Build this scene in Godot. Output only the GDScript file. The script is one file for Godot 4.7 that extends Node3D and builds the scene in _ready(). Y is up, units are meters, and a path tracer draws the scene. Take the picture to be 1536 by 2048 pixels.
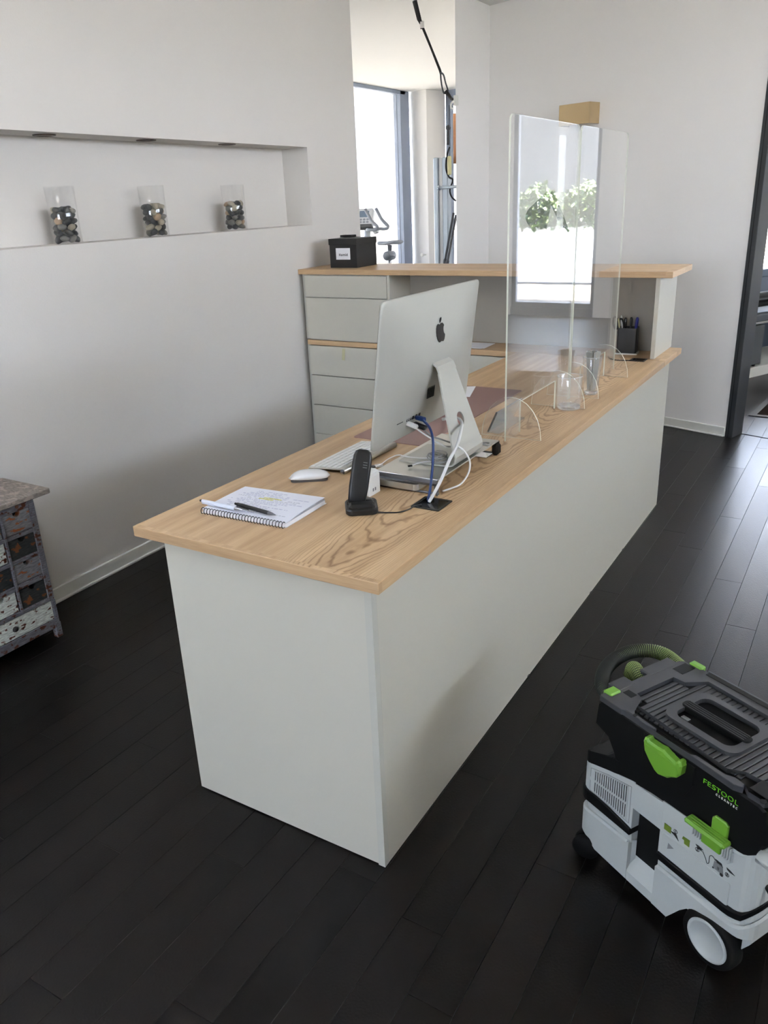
extends Node3D
# A reception counter with a computer, sneeze guards and a dust extractor. Metres, y up; the counter's long side runs along -z.

const WX := -1.8479       # left wall: x = WX + WK * z
const WK := 0.02862
const CH := 2.64          # ceiling height
const CT := 0.75          # worktop height
var D2 := Vector3(0.9545, 0, 0.2983)   # along the slanted back wall
var N2 := Vector3(-0.2983, 0, 0.9545)  # its normal, into the room
var M := {}
var used := {}
var rng := RandomNumberGenerator.new()

# ---------- naming ----------
func numbered(n: String) -> String:
	if not used.has(n):
		used[n] = 0
		return n
	used[n] += 1
	return "%s_%03d" % [n, used[n]]

func thing(called: String, label: String, category: String, at := Vector3.ZERO, turn := 0.0, group := "") -> Node3D:
	var o := Node3D.new()
	o.name = numbered(called)
	add_child(o)
	o.position = at
	o.rotation.y = turn
	tag(o, label, category, group)
	return o

func tag(o: Node, label: String, category: String, group := "") -> void:
	o.set_meta("label", label)
	o.set_meta("category", category)
	if group != "":
		o.set_meta("group", group)

func put(called: String, s, m: Material, parent: Node = null, smooth := false) -> MeshInstance3D:
	var o := MeshInstance3D.new()
	if s is SurfaceTool:
		s.generate_normals()
		o.mesh = s.commit()
	else:
		o.mesh = s
	o.material_override = m
	o.cast_shadow = GeometryInstance3D.SHADOW_CASTING_SETTING_ON
	if parent == null:
		o.name = numbered(called)
		add_child(o)
	else:
		var k := 1
		var nm := called
		while parent.has_node(NodePath(nm)):
			nm = "%s_%03d" % [called, k]
			k += 1
		o.name = nm
		parent.add_child(o, true)
	return o

func struct(called: String, s, m: Material) -> MeshInstance3D:
	var o := put(called, s, m)
	o.set_meta("kind", "structure")
	return o

# ---------- materials ----------
func mat(n: String, c: Color, rough := 0.5, metal := 0.0, spec := 0.5) -> StandardMaterial3D:
	var m := StandardMaterial3D.new()
	m.resource_name = n
	m.albedo_color = c
	m.roughness = rough
	m.metallic = metal
	m.metallic_specular = spec
	m.cull_mode = BaseMaterial3D.CULL_DISABLED
	M[n] = m
	return m

func rgb(r: float, g: float, b: float) -> Color:
	return Color(r / 255.0, g / 255.0, b / 255.0)

func pane(n: String, a: float, c := Color(1, 1, 1), rough := 0.0) -> StandardMaterial3D:
	var m := mat(n, Color(c.r, c.g, c.b, a), rough)
	m.transparency = BaseMaterial3D.TRANSPARENCY_ALPHA
	return m

func glass(n: String, a := 0.03, c := Color(1, 1, 1), k := 0.05) -> StandardMaterial3D:
	var m := mat(n, Color(c.r, c.g, c.b, a), 0.0)
	m.cull_mode = BaseMaterial3D.CULL_BACK
	m.refraction_enabled = true
	m.refraction_scale = k
	return m

func tri_tex(m: StandardMaterial3D, tex: Texture2D, scale: Vector3) -> void:
	m.albedo_texture = tex
	m.uv1_triplanar = true
	m.uv1_scale = scale

func bumpy(m: StandardMaterial3D, freq: float, cm: float, size := 256, scale := 1.0, oct := 3) -> void:
	var t := NoiseTexture2D.new()
	t.width = size
	t.height = size
	t.seamless = true
	var n := FastNoiseLite.new()
	n.seed = 5
	n.frequency = freq
	n.fractal_octaves = oct
	t.noise = n
	m.heightmap_enabled = true
	m.heightmap_texture = t
	m.heightmap_scale = cm
	m.uv1_triplanar = true
	m.uv1_scale = Vector3.ONE * scale

# ---------- shapes ----------
func S(smooth := false) -> SurfaceTool:
	var s := SurfaceTool.new()
	s.begin(Mesh.PRIMITIVE_TRIANGLES)
	s.set_smooth_group(1 if smooth else -1)
	s.set_uv(Vector2.ZERO)
	return s

func tri(s: SurfaceTool, a: Vector3, b: Vector3, c: Vector3) -> void:
	s.add_vertex(a); s.add_vertex(b); s.add_vertex(c)

func quad(s: SurfaceTool, a: Vector3, b: Vector3, c: Vector3, d: Vector3) -> void:
	tri(s, a, b, c); tri(s, a, c, d)

func grain_uv(p: Vector3, n: Vector3, g: int, k: float) -> Vector2:
	var a := n.abs()
	var ax := 0 if a.x >= a.y and a.x >= a.z else (1 if a.y >= a.z else 2)
	var o := 3 - g - ax if ax != g else (g + 1) % 3
	if ax == g:
		return Vector2(p[0 if g == 2 else 2] * k + 0.31, p[1] * 1.459 + 0.35)
	if ax != 1:
		return Vector2(p[g] * k, p[1] * 1.459 + 0.35)
	return Vector2(p[g] * k, p[o] * 1.459 + 0.9606)

func face(s: SurfaceTool, pts: Array, ctr: Vector3, xf: Transform3D, g: int, k: float) -> void:
	var n: Vector3 = (pts[1] - pts[0]).cross(pts[2] - pts[0])
	var q := pts.duplicate()
	if n.dot(pts[0] - ctr) > 0:
		q.reverse()
	for i in range(1, q.size() - 1):
		for v in [q[0], q[i], q[i + 1]]:
			if g >= 0:
				s.set_uv(grain_uv(v, n, g, k))
			s.add_vertex(xf * v)

func bx(s: SurfaceTool, c: Vector3, sz: Vector3, bev := 0.0, xf := Transform3D.IDENTITY, g := -1, k := 1.0) -> void:
	var h := sz / 2
	bev = minf(bev, minf(h.x, minf(h.y, h.z)) * 0.95)
	var P := func(sx, sy, sz2, ax) -> Vector3:
		var v := Vector3(sx * h.x, sy * h.y, sz2 * h.z)
		for i in 3:
			if i != ax:
				v[i] -= signf(v[i]) * bev
		return v + c
	for ax in 3:
		var a := (ax + 1) % 3
		var b := (ax + 2) % 3
		for sg in [-1, 1]:
			var q := []
			for e in [[-1, -1], [1, -1], [1, 1], [-1, 1]]:
				var t := [0, 0, 0]
				t[ax] = sg; t[a] = e[0]; t[b] = e[1]
				q.append(P.call(t[0], t[1], t[2], ax))
			face(s, q, c, xf, g, k)
		if bev > 0:
			for e in [[-1, -1], [1, -1], [1, 1], [-1, 1]]:
				var t0 := [0, 0, 0]
				var t1 := [0, 0, 0]
				t0[ax] = -1; t1[ax] = 1
				t0[a] = e[0]; t1[a] = e[0]; t0[b] = e[1]; t1[b] = e[1]
				face(s, [P.call(t0[0], t0[1], t0[2], a), P.call(t1[0], t1[1], t1[2], a), P.call(t1[0], t1[1], t1[2], b), P.call(t0[0], t0[1], t0[2], b)], c, xf, g, k)
	if bev > 0:
		for x in [-1, 1]:
			for y in [-1, 1]:
				for z in [-1, 1]:
					face(s, [P.call(x, y, z, 0), P.call(x, y, z, 1), P.call(x, y, z, 2)], c, xf, g, k)

func box(lo: Vector3, hi: Vector3, bev := 0.0, g := -1, k := 1.0) -> SurfaceTool:
	var s := S()
	bx(s, (lo + hi) / 2, (hi - lo).abs(), bev, Transform3D.IDENTITY, g, k)
	return s

func v3(x: float, y: float, z: float) -> Vector3:
	return Vector3(x, y, z)

func poly(a: Array) -> PackedVector2Array:
	var p := PackedVector2Array()
	for i in range(0, a.size(), 2):
		p.append(Vector2(a[i], a[i + 1]))
	return p

func area(p: PackedVector2Array) -> float:
	var t := 0.0
	for i in p.size():
		t += p[i].cross(p[(i + 1) % p.size()])
	return t / 2

func inset(p: PackedVector2Array, d: float) -> PackedVector2Array:
	var out := PackedVector2Array()
	var n := p.size()
	for i in n:
		var a := (p[i] - p[(i + n - 1) % n]).normalized()
		var b := (p[(i + 1) % n] - p[i]).normalized()
		var na := Vector2(-a.y, a.x)
		var nb := Vector2(-b.y, b.x)
		var m := (na + nb)
		var l := m.length()
		if l < 0.2:
			out.append(p[i])
		else:
			m /= l
			out.append(p[i] + m * minf(d / maxf(m.dot(na), 0.35), d * 2.5))
	return out

func cap(s: SurfaceTool, p: PackedVector2Array, f: Callable, up: bool) -> void:
	var ix := Geometry2D.triangulate_polygon(p)
	for i in range(0, ix.size(), 3):
		var a := p[ix[i]]
		var b := p[ix[i + 1]]
		var c := p[ix[i + 2]]
		if ((b - a).cross(c - a) > 0) == up:
			tri(s, f.call(a), f.call(c), f.call(b))
		else:
			tri(s, f.call(a), f.call(b), f.call(c))

# polygon in x, y pushed along z from z0 to z1; bev rounds the edge of the z1 face (and of z0 when both)
func prism(s: SurfaceTool, p: PackedVector2Array, z0: float, z1: float, xf := Transform3D.IDENTITY, bev := 0.0, both := false) -> void:
	if area(p) < 0:
		p.reverse()
	var rings := []
	if bev > 0 and both:
		rings.append([inset(p, bev), z0]); rings.append([p, z0 + bev])
	else:
		rings.append([p, z0])
	if bev > 0:
		rings.append([p, z1 - bev]); rings.append([inset(p, bev), z1])
	else:
		rings.append([p, z1])
	var n := p.size()
	for r in rings.size() - 1:
		for i in n:
			var j := (i + 1) % n
			var a: Vector2 = rings[r][0][i]
			var b: Vector2 = rings[r][0][j]
			var c: Vector2 = rings[r + 1][0][j]
			var d: Vector2 = rings[r + 1][0][i]
			quad(s, xf * v3(a.x, a.y, rings[r][1]), xf * v3(d.x, d.y, rings[r + 1][1]), xf * v3(c.x, c.y, rings[r + 1][1]), xf * v3(b.x, b.y, rings[r][1]))
	var zl: float = rings[-1][1]
	cap(s, rings[-1][0], func(v: Vector2): return xf * v3(v.x, v.y, zl), true)
	cap(s, rings[0][0], func(v: Vector2): return xf * v3(v.x, v.y, z0), false)

# polygon with a hole, pushed along z; the caps are cut into two simple halves
func prism_holed(s: SurfaceTool, o: PackedVector2Array, h: PackedVector2Array, z0: float, z1: float, xf := Transform3D.IDENTITY) -> void:
	if area(o) < 0:
		o.reverse()
	if area(h) > 0:
		h.reverse()
	for p in [o, h]:
		for i in p.size():
			var a: Vector2 = p[i]
			var b: Vector2 = p[(i + 1) % p.size()]
			quad(s, xf * v3(a.x, a.y, z0), xf * v3(a.x, a.y, z1), xf * v3(b.x, b.y, z1), xf * v3(b.x, b.y, z0))
	var near := func(v: Vector2) -> int:
		var bi := 0
		for i in o.size():
			if o[i].distance_to(v) < o[bi].distance_to(v):
				bi = i
		return bi
	var m := h.size()
	var j2 := m / 2
	var i1: int = near.call(h[0])
	var i2: int = near.call(h[j2])
	for half in 2:
		var p := PackedVector2Array()
		var i := i1 if half == 0 else i2
		var stop := i2 if half == 0 else i1
		while true:
			p.append(o[i])
			if i == stop:
				break
			i = (i + 1) % o.size()
		var j := j2 if half == 0 else 0
		var jstop := 0 if half == 0 else j2
		while true:
			p.append(h[j])
			if j == jstop:
				break
			j = (j + 1) % m
		cap(s, p, func(v: Vector2): return xf * v3(v.x, v.y, z1), true)
		cap(s, p, func(v: Vector2): return xf * v3(v.x, v.y, z0), false)

func rrect(x0: float, x1: float, y0: float, y1: float, r: float, seg := 5, sub := 1) -> PackedVector2Array:
	var p := PackedVector2Array()
	var cs := [[x1 - r, y0 + r, -90], [x1 - r, y1 - r, 0], [x0 + r, y1 - r, 90], [x0 + r, y0 + r, 180]]
	for c in cs:
		for i in seg + 1:
			var a := deg_to_rad(c[2] + 90.0 * i / seg)
			var q := Vector2(c[0] + r * cos(a), c[1] + r * sin(a))
			if sub > 1 and i == 0 and p.size() > 0:
				var l := p[p.size() - 1]
				for t in range(1, sub):
					p.append(l.lerp(q, float(t) / sub))
			p.append(q)
	if sub > 1:
		var l2 := p[p.size() - 1]
		for t in range(1, sub):
			p.append(l2.lerp(p[0], float(t) / sub))
	return p

func lut(a: Array, x: float) -> float:
	if x <= a[0]:
		return a[1]
	for i in range(2, a.size(), 2):
		if x <= a[i]:
			return lerpf(a[i - 1], a[i + 1], (x - a[i - 2]) / (a[i] - a[i - 2]))
	return a[a.size() - 1]

# walls standing on a footprint in x, z between two heights that vary with x
func band(s: SurfaceTool, f: PackedVector2Array, lo: Array, hi: Array, bev := 0.0) -> void:
	if area(f) < 0:
		f.reverse()
	var n := f.size()
	var g := inset(f, bev) if bev > 0 else f
	for i in n:
		var j := (i + 1) % n
		var a := f[i]
		var b := f[j]
		var a1 := v3(a.x, lut(hi, a.x) - bev, a.y)
		var b1 := v3(b.x, lut(hi, b.x) - bev, b.y)
		quad(s, v3(a.x, lut(lo, a.x), a.y), v3(b.x, lut(lo, b.x), b.y), b1, a1)
		if bev > 0:
			quad(s, a1, b1, v3(g[j].x, lut(hi, b.x), g[j].y), v3(g[i].x, lut(hi, a.x), g[i].y))
	cap(s, g, func(v: Vector2): return v3(v.x, lut(hi, v.x), v.y), false)
	cap(s, f, func(v: Vector2): return v3(v.x, lut(lo, v.x), v.y), true)

func curve(pts: Array, n := 40) -> Array:
	var out := []
	var m := pts.size()
	for i in m - 1:
		var p0: Vector3 = pts[maxi(i - 1, 0)]
		var p3: Vector3 = pts[mini(i + 2, m - 1)]
		var k := maxi(2, n / (m - 1))
		for t in k:
			out.append(pts[i].cubic_interpolate(pts[i + 1], p0, p3, float(t) / k))
	out.append(pts[m - 1])
	return out

func tube(s: SurfaceTool, pts: Array, r, sides := 8, flat := 1.0, upv := Vector3.ZERO) -> void:
	var n := pts.size()
	var prev := Vector3.ZERO
	var rings := []
	for i in n:
		var t: Vector3 = (pts[mini(i + 1, n - 1)] - pts[maxi(i - 1, 0)]).normalized()
		var u: Vector3
		if upv != Vector3.ZERO:
			u = t.cross(upv).normalized()
		elif i == 0:
			u = t.cross(Vector3.UP if absf(t.y) < 0.9 else Vector3.RIGHT).normalized()
		else:
			u = (prev - t * prev.dot(t)).normalized()
		prev = u
		var w := t.cross(u)
		var rr: float = r[i] if r is Array else r
		var ring := []
		for k in sides:
			var a := TAU * k / sides
			ring.append(pts[i] + u * cos(a) * rr + w * sin(a) * rr * flat)
		rings.append(ring)
	for i in n - 1:
		for k in sides:
			var l := (k + 1) % sides
			var uu := [Vector2(float(k) / sides, i), Vector2(float(k) / sides, i + 1), Vector2(float(k + 1) / sides, i + 1), Vector2(float(k + 1) / sides, i)]
			var vv := [rings[i][k], rings[i + 1][k], rings[i + 1][l], rings[i][l]]
			for q in [0, 1, 2, 0, 2, 3]:
				s.set_uv(uu[q])
				s.add_vertex(vv[q])
	for k in range(1, sides - 1):
		tri(s, rings[0][0], rings[0][k], rings[0][k + 1])
		tri(s, rings[n - 1][0], rings[n - 1][k + 1], rings[n - 1][k])

func lathe(s: SurfaceTool, prof: Array, seg := 24, xf := Transform3D.IDENTITY) -> void:
	for i in range(0, prof.size() - 2, 2):
		for k in seg:
			var a := TAU * k / seg
			var b := TAU * (k + 1) / seg
			var r0: float = prof[i]
			var r1: float = prof[i + 2]
			var p := xf * v3(r0 * cos(a), prof[i + 1], r0 * sin(a))
			var q := xf * v3(r0 * cos(b), prof[i + 1], r0 * sin(b))
			var t := xf * v3(r1 * cos(b), prof[i + 3], r1 * sin(b))
			var u := xf * v3(r1 * cos(a), prof[i + 3], r1 * sin(a))
			if r0 > 1e-6:
				tri(s, p, q, t)
			if r1 > 1e-6:
				tri(s, p, t, u)

func loft(s: SurfaceTool, loops: Array, ends := true) -> void:
	var n: int = loops[0].size()
	for i in loops.size() - 1:
		for k in n:
			var l := (k + 1) % n
			quad(s, loops[i][k], loops[i][l], loops[i + 1][l], loops[i + 1][k])
	if ends:
		for e in [loops[0], loops[-1]]:
			var c := Vector3.ZERO
			for v in e:
				c += v
			c /= n
			for k in n:
				var a: Vector3 = e[k]
				var b: Vector3 = e[(k + 1) % n]
				if e == loops[0]:
					tri(s, c, b, a)
				else:
					tri(s, c, a, b)

func cyl(s: SurfaceTool, a: Vector3, b: Vector3, r: float, sides := 12, r2 := -1.0) -> void:
	tube(s, [a, b], [r, r if r2 < 0 else r2], sides)

func words(text: String, size: float, bold := true, depth := 0.0006) -> TextMesh:
	var f := SystemFont.new()
	f.font_names = PackedStringArray(["Droid Sans"])
	f.font_weight = 700 if bold else 400
	var t := TextMesh.new()
	t.text = text
	t.font = f
	t.font_size = 64
	t.pixel_size = size / 46.0
	t.depth = depth
	t.curve_step = 1.0
	return t

func noise(freq: float, sd := 1, oct := 3) -> FastNoiseLite:
	var n := FastNoiseLite.new()
	n.seed = sd
	n.frequency = freq
	n.fractal_octaves = oct
	return n

# oak: u runs along the grain; px per metre 512 along, 1024 across
func oak_texture(w: int, h: int, sd: int, arch: float) -> ImageTexture:
	var im := Image.create(w, h, false, Image.FORMAT_RGB8)
	var n1 := noise(0.010, sd, 3)
	var n2 := noise(0.05, sd + 1, 3)
	var n3 := noise(0.004, sd + 2, 2)
	for y in h:
		for x in w:
			var g := n1.get_noise_2d(x * 0.11, y * 1.5)          # long streaks
			var f := n2.get_noise_2d(x * 0.35, y * 6.2)           # pores
			var big := n3.get_noise_2d(x * 0.35, y * 1.4)
			var v := 0.55 + 0.22 * g + 0.12 * f + 0.10 * big
			# cathedral arches on one side of the board
			var c := (y / float(h) - arch) / 0.16
			var wgt := clampf(1.35 - absf(c), 0.0, 1.0) if arch > 0 else 0.0
			if wgt > 0:
				var ph := x * 0.0125 + c * c * 9.0 + 1.7 * n3.get_noise_2d(x * 0.65, y * 1.1) + 0.55 * n1.get_noise_2d(x * 1.0, y * 1.1)
				var l := absf(fposmod(ph, 1.0) - 0.5) * 2.0
				v += wgt * (0.10 - 0.52 * pow(clampf(1.0 - l * 2.6, 0.0, 1.0), 1.0))
			v = clampf(v, 0.0, 1.0)
			im.set_pixel(x, y, Color(0.52, 0.40, 0.275).lerp(Color(0.885, 0.77, 0.61), v))
	im.generate_mipmaps()
	return ImageTexture.create_from_image(im)

func make_materials() -> void:
	mat("wall", Color(0.93, 0.92, 0.905), 0.9, 0, 0.3)
	mat("wall_dimmed", Color(0.84, 0.825, 0.80), 0.9, 0, 0.3)  # same plaster as the other walls, darkened to lower its lit level
	bumpy(M.wall_dimmed, 0.12, 0.02, 256, 3.0)
	bumpy(M.wall, 0.12, 0.02, 256, 3.0)
	mat("ceiling", Color(0.93, 0.92, 0.90), 0.95, 0, 0.2)
	mat("laminate", Color(0.75, 0.74, 0.69), 0.42, 0, 0.45)
	mat("laminate_edge", Color(0.72, 0.72, 0.68), 0.5)
	mat("gap", Color(0.03, 0.03, 0.03), 0.9)
	mat("base", Color(0.86, 0.86, 0.83), 0.45)
	mat("steel_frame", Color(0.20, 0.21, 0.22), 0.45, 0.2)
	mat("grey_frame", Color(0.30, 0.34, 0.40), 0.5, 0.3)
	mat("alu", Color(0.80, 0.80, 0.78), 0.32, 1.0)
	mat("alu_back", Color(0.70, 0.70, 0.665), 0.48, 0.35)
	mat("chrome", Color(0.9, 0.9, 0.9), 0.08, 1.0)
	mat("black", Color(0.025, 0.026, 0.028), 0.42, 0, 0.5)
	mat("black_gloss", Color(0.012, 0.012, 0.014), 0.12, 0, 0.5)
	mat("black_matt", Color(0.03, 0.03, 0.032), 0.8, 0, 0.3)
	mat("white_plastic", Color(0.86, 0.86, 0.84), 0.28)
	mat("white_key", Color(0.88, 0.88, 0.86), 0.45)
	mat("paper", Color(0.90, 0.90, 0.91), 0.9, 0, 0.2)
	mat("rubber", Color(0.02, 0.02, 0.02), 0.75, 0, 0.3)
	pane("acrylic", 0.03, Color(0.92, 0.95, 0.94))
	pane("acrylic_edge_light", 0.78, Color(0.93, 0.95, 0.88), 0.5)  # pale tone stands in for light caught in the acrylic edges
	pane("window_glass", 0.03)
	pane("dimming_glass", 0.65, Color(0.05, 0.055, 0.06))  # dark tint added to cut the daylight entering the gym
	pane("vase_glass", 0.015, Color(0.95, 0.97, 0.95))
	pane("tumbler_glass", 0.06, Color(0.95, 0.96, 0.96))
	pane("rim_highlight", 0.5, Color(0.95, 0.97, 0.97), 0.2)  # pale tone paints the bright highlight along the glass rims
	mat("gym_frame", Color(0.54, 0.58, 0.65), 0.5, 0.1)
	M["oak"] = mat("oak", Color(1, 1, 1), 0.42, 0, 0.45)
	M.oak.albedo_texture = oak_texture(2048, 1024, 11, 0.80)
	mat("oak_plain", Color(1, 1, 1), 0.42, 0, 0.45)
	M.oak_plain.albedo_texture = oak_texture(1024, 400, 31, 0.0)

func _ready() -> void:
	rng.seed = 7
	# ----- camera, sky, exposure -----
	var cam := Camera3D.new()
	cam.name = "camera"
	add_child(cam)
	cam.position = v3(0.778, 1.4461, 1.1901)
	cam.basis = Basis(Vector3.UP, 0.55586) * Basis(Vector3.RIGHT, -0.37308) * Basis(Vector3.BACK, -0.04328)
	cam.fov = 65.64
	cam.near = 0.05
	cam.far = 200.0
	cam.current = true
	var sky_mat := ProceduralSkyMaterial.new()
	sky_mat.sky_top_color = Color(0.78, 0.85, 0.97)
	sky_mat.sky_horizon_color = Color(0.94, 0.96, 1.0)
	sky_mat.ground_bottom_color = Color(0.62, 0.62, 0.60)
	sky_mat.ground_horizon_color = Color(0.80, 0.82, 0.84)
	sky_mat.sky_energy_multiplier = 1.0
	sky_mat.ground_energy_multiplier = 1.0
	var sky := Sky.new()
	sky.sky_material = sky_mat
	var env := Environment.new()
	env.background_mode = Environment.BG_SKY
	env.sky = sky
	env.background_energy_multiplier = 22.0
	env.tonemap_mode = Environment.TONE_MAPPER_LINEAR
	env.tonemap_exposure = 1.47
	env.sdfgi_enabled = true
	env.ssao_enabled = true
	env.ssil_enabled = true
	var we := WorldEnvironment.new()
	we.name = "world"
	we.environment = env
	add_child(we)
	var sun := DirectionalLight3D.new()
	sun.name = "sun"
	sun.light_color = Color(1.0, 0.97, 0.93)
	sun.light_energy = 75.0
	sun.light_angular_distance = 0.6
	sun.shadow_enabled = true
	sun.sky_mode = DirectionalLight3D.SKY_MODE_LIGHT_ONLY
	add_child(sun)
	sun.look_at_from_position(Vector3.ZERO, -v3(-0.30, 0.93, -0.12), Vector3.RIGHT)
	make_materials()
	room()
	outside()
	counter()
	back_unit()
	chest()
	extractor()
	computer()
	guards()
	desk_things()
	shelf_things()
	niche_things()
	gym_things()
	entry_things()

# ---------- the setting ----------
func wall_frame() -> Transform3D:      # local x = 0 is the face of the left wall, -z runs away along it
	return Transform3D(Basis(Vector3.UP, WK), v3(WX, 0, 0))

func along(s0: float, d: float, y := 0.0) -> Vector3:   # s along the slanted wall from the door post, d into the room
	return v3(0.097, y, -3.953) + D2 * s0 + N2 * d

func slab(s: SurfaceTool, s0: float, s1: float, d0: float, d1: float, y0: float, y1: float, bev := 0.0) -> void:
	var xf := Transform3D(Basis(D2, Vector3.UP, N2), v3(0.097, 0, -3.953))
	bx(s, v3((s0 + s1) / 2, (y0 + y1) / 2, (d0 + d1) / 2), v3(s1 - s0, y1 - y0, d1 - d0), bev, xf)

func room() -> void:
	var fm := []
	for i in 3:
		var k: float = [0.85, 1.0, 1.14][i]
		var m := mat("floor_%d" % i, Color(0.052 * k, 0.038 * k, 0.031 * k), 0.31 + 0.02 * i, 0, 0.33)
		bumpy(m, 0.08, 0.022, 256, 6.0, 4)
		fm.append(m)
	var s := S()
	bx(s, v3(0, -0.09, -1.75), v3(11, 0.15, 17.1))
	for b in [[-5.5, -1.95, -10.3, 6.8], [1.4045, 5.5, -10.3, 6.8], [-1.95, 1.4045, -10.3, -4.52], [-1.95, 1.4045, 1.1, 6.8]]:
		bx(s, v3((b[0] + b[1]) / 2, -0.0125, (b[2] + b[3]) / 2), v3(b[1] - b[0], 0.025, b[3] - b[2]))
	var floor_node := struct("floor", s, fm[1])
	var ends := {0: -1.38, -1: -2.15, 1: -1.89, 2: -1.53, 3: -0.7, -2: -1.1}
	for k in range(-22, 12):
		var x0 := 0.2985 + 0.0985 * k
		var z0: float = ends[k] if ends.has(k) else -fposmod(k * 0.437, 1.2) - 0.5
		z0 += 1.2 * ceilf((1.1 - z0) / 1.2)
		while z0 > -4.5:
			var a := minf(z0, 1.1)
			var b := maxf(z0 - 1.2, -4.52)
			if a - b > 0.02:
				var p := S()
				bx(p, v3(x0 + 0.04925, -0.0075, (a + b) / 2), v3(0.0976, 0.015, a - b - 0.0010), 0.0005)
				put("plank", p, fm[rng.randi() % 3], floor_node)
			z0 -= 1.2

	# left wall with its long niche
	s = S()
	var xf := wall_frame()
	var blk := func(x0, x1, y0, y1, z0, z1): bx(s, v3((x0 + x1) / 2.0, (y0 + y1) / 2.0, (z0 + z1) / 2.0), v3(x1 - x0, y1 - y0, z1 - z0), 0.0, xf)
	blk.call(-0.4, 0.0, 0.0, 1.341, -3.05, 6.7)
	blk.call(-0.4, 0.0, 1.726, CH + 0.1, -3.05, 6.7)
	blk.call(-0.4, 0.0, 1.341, 1.726, -3.05, -2.545)
	blk.call(-0.4, 0.0, 1.341, 1.726, 0.6, 6.7)
	blk.call(-0.4, -0.165, 1.341, 1.726, -2.545, 0.6)
	struct("wall_left", s, M.wall_dimmed)
	s = S()
	bx(s, v3(0.006, 0.031, 1.8), v3(0.012, 0.062, 9.4), 0.003, xf)
	bx(s, v3(0.010, 0.006, 1.8), v3(0.02, 0.012, 9.4), 0.003, xf)
	struct("baseboard_left", s, M.base)
	# slanted back wall from the inner corner to the door post, and the stub that runs forward from the corner
	s = S()
	slab(s, -2.03, 0.0, -0.14, 0.0, 0, CH + 0.1)
	prism(s, poly([-1.766, 4.003, -1.766, 4.62, -1.96, 4.62]), 0, CH + 0.1, Transform3D(Basis(v3(1, 0, 0), v3(0, 0, -1), v3(0, 1, 0)), Vector3.ZERO))
	struct("wall_back", s, M.wall)
	s = S()
	slab(s, -2.03, -0.001, 0.0, 0.012, 0, 0.06, 0.003)
	slab(s, -2.03, -0.001, 0.0, 0.02, 0, 0.01, 0.003)
	struct("baseboard_back", s, M.base)
	# steel posts and lintel of the wide opening on the right
	s = S()
	slab(s, 0.0, 0.047, -0.128, 0.006, 0, CH, 0.002)
	slab(s, 2.3, 2.347, -0.128, 0.006, 0, CH, 0.002)
	slab(s, 0.047, 2.3, -0.128, 0.006, 2.42, CH, 0.002)
	var door := struct("door_1", s, M.steel_frame)
	s = S()
	slab(s, 0.047, 2.3, -0.128, -0.118, 0, 0.003)
	put("threshold_strip", s, M.steel_frame, door)
	s = S()
	slab(s, 0.018, 0.0215, -0.128, 0.0068, 0, CH)
	put("frame_groove", s, M.gap, door)
	s = S()
	slab(s, 2.347, 4.4, -0.14, 0.0, 0, CH + 0.1)
	struct("wall_back", s, M.wall)
	# ceiling
	s = S()
	# with two added rooflights, out of view, that brighten the room
	var added_rooflights := [[-1.6, -0.8, 0.35, 1.1], [0.3, 0.95, -2.9, -2.25]]
	var zs := [-10.3, added_rooflights[1][2], added_rooflights[1][3], added_rooflights[0][2], added_rooflights[0][3], 6.8]
	for k in 5:
		var cuts := [-5.5, 5.5]
		if k == 1:
			cuts = [-5.5, added_rooflights[1][0], added_rooflights[1][1], 5.5]
		elif k == 3:
			cuts = [-5.5, added_rooflights[0][0], added_rooflights[0][1], 5.5]
		for c in range(0, cuts.size(), 2):
			bx(s, v3((cuts[c] + cuts[c + 1]) / 2, CH + 0.1, (zs[k] + zs[k + 1]) / 2), v3(cuts[c + 1] - cuts[c], 0.2, zs[k + 1] - zs[k]))
	for rl in added_rooflights:
		for b in [[rl[0] - 0.05, rl[0], rl[2] - 0.05, rl[3] + 0.05], [rl[1], rl[1] + 0.05, rl[2] - 0.05, rl[3] + 0.05], [rl[0], rl[1], rl[2] - 0.05, rl[2]], [rl[0], rl[1], rl[3], rl[3] + 0.05]]:
			bx(s, v3((b[0] + b[1]) / 2, CH + 0.35, (b[2] + b[3]) / 2), v3(b[1] - b[0], 0.5, b[3] - b[2]))
	struct("ceiling", s, M.ceiling)
	for k in 2:
		var rl: Array = added_rooflights[k]
		s = S()
		for b in [[rl[0], rl[0] + 0.05, rl[2], rl[3]], [rl[1] - 0.05, rl[1], rl[2], rl[3]], [rl[0], rl[1], rl[2], rl[2] + 0.05], [rl[0], rl[1], rl[3] - 0.05, rl[3]]]:
			bx(s, v3((b[0] + b[1]) / 2, CH + 0.63, (b[2] + b[3]) / 2), v3(b[1] - b[0], 0.06, b[3] - b[2]), 0.003)
		var w7 := struct("window_%d" % (7 + k), s, M.grey_frame)  # frame of an added, unseen rooflight that fills the room with daylight
		put("pane", box(v3(rl[0] + 0.05, CH + 0.62, rl[2] + 0.05), v3(rl[1] - 0.05, CH + 0.626, rl[3] - 0.05)), M.window_glass, w7)
	# wall behind the camera, right wall; their unseen windows are placed for brightness
	s = S()
	for b in [[-2.4, -1.5, 0.0, 2.74], [1.2, 4.5, 0.0, 2.74], [-1.5, 1.2, 0.0, 1.2], [-1.5, 1.2, 2.5, 2.74]]:
		bx(s, v3((b[0] + b[1]) / 2, (b[2] + b[3]) / 2, 6.6), v3(b[1] - b[0], b[3] - b[2], 0.3))
	struct("wall_front", s, M.wall)
	win("window_1", v3(-1.5, 1.2, 6.6), v3(1, 0, 0), 2.7, 1.3, 2)
	s = S()
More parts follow.
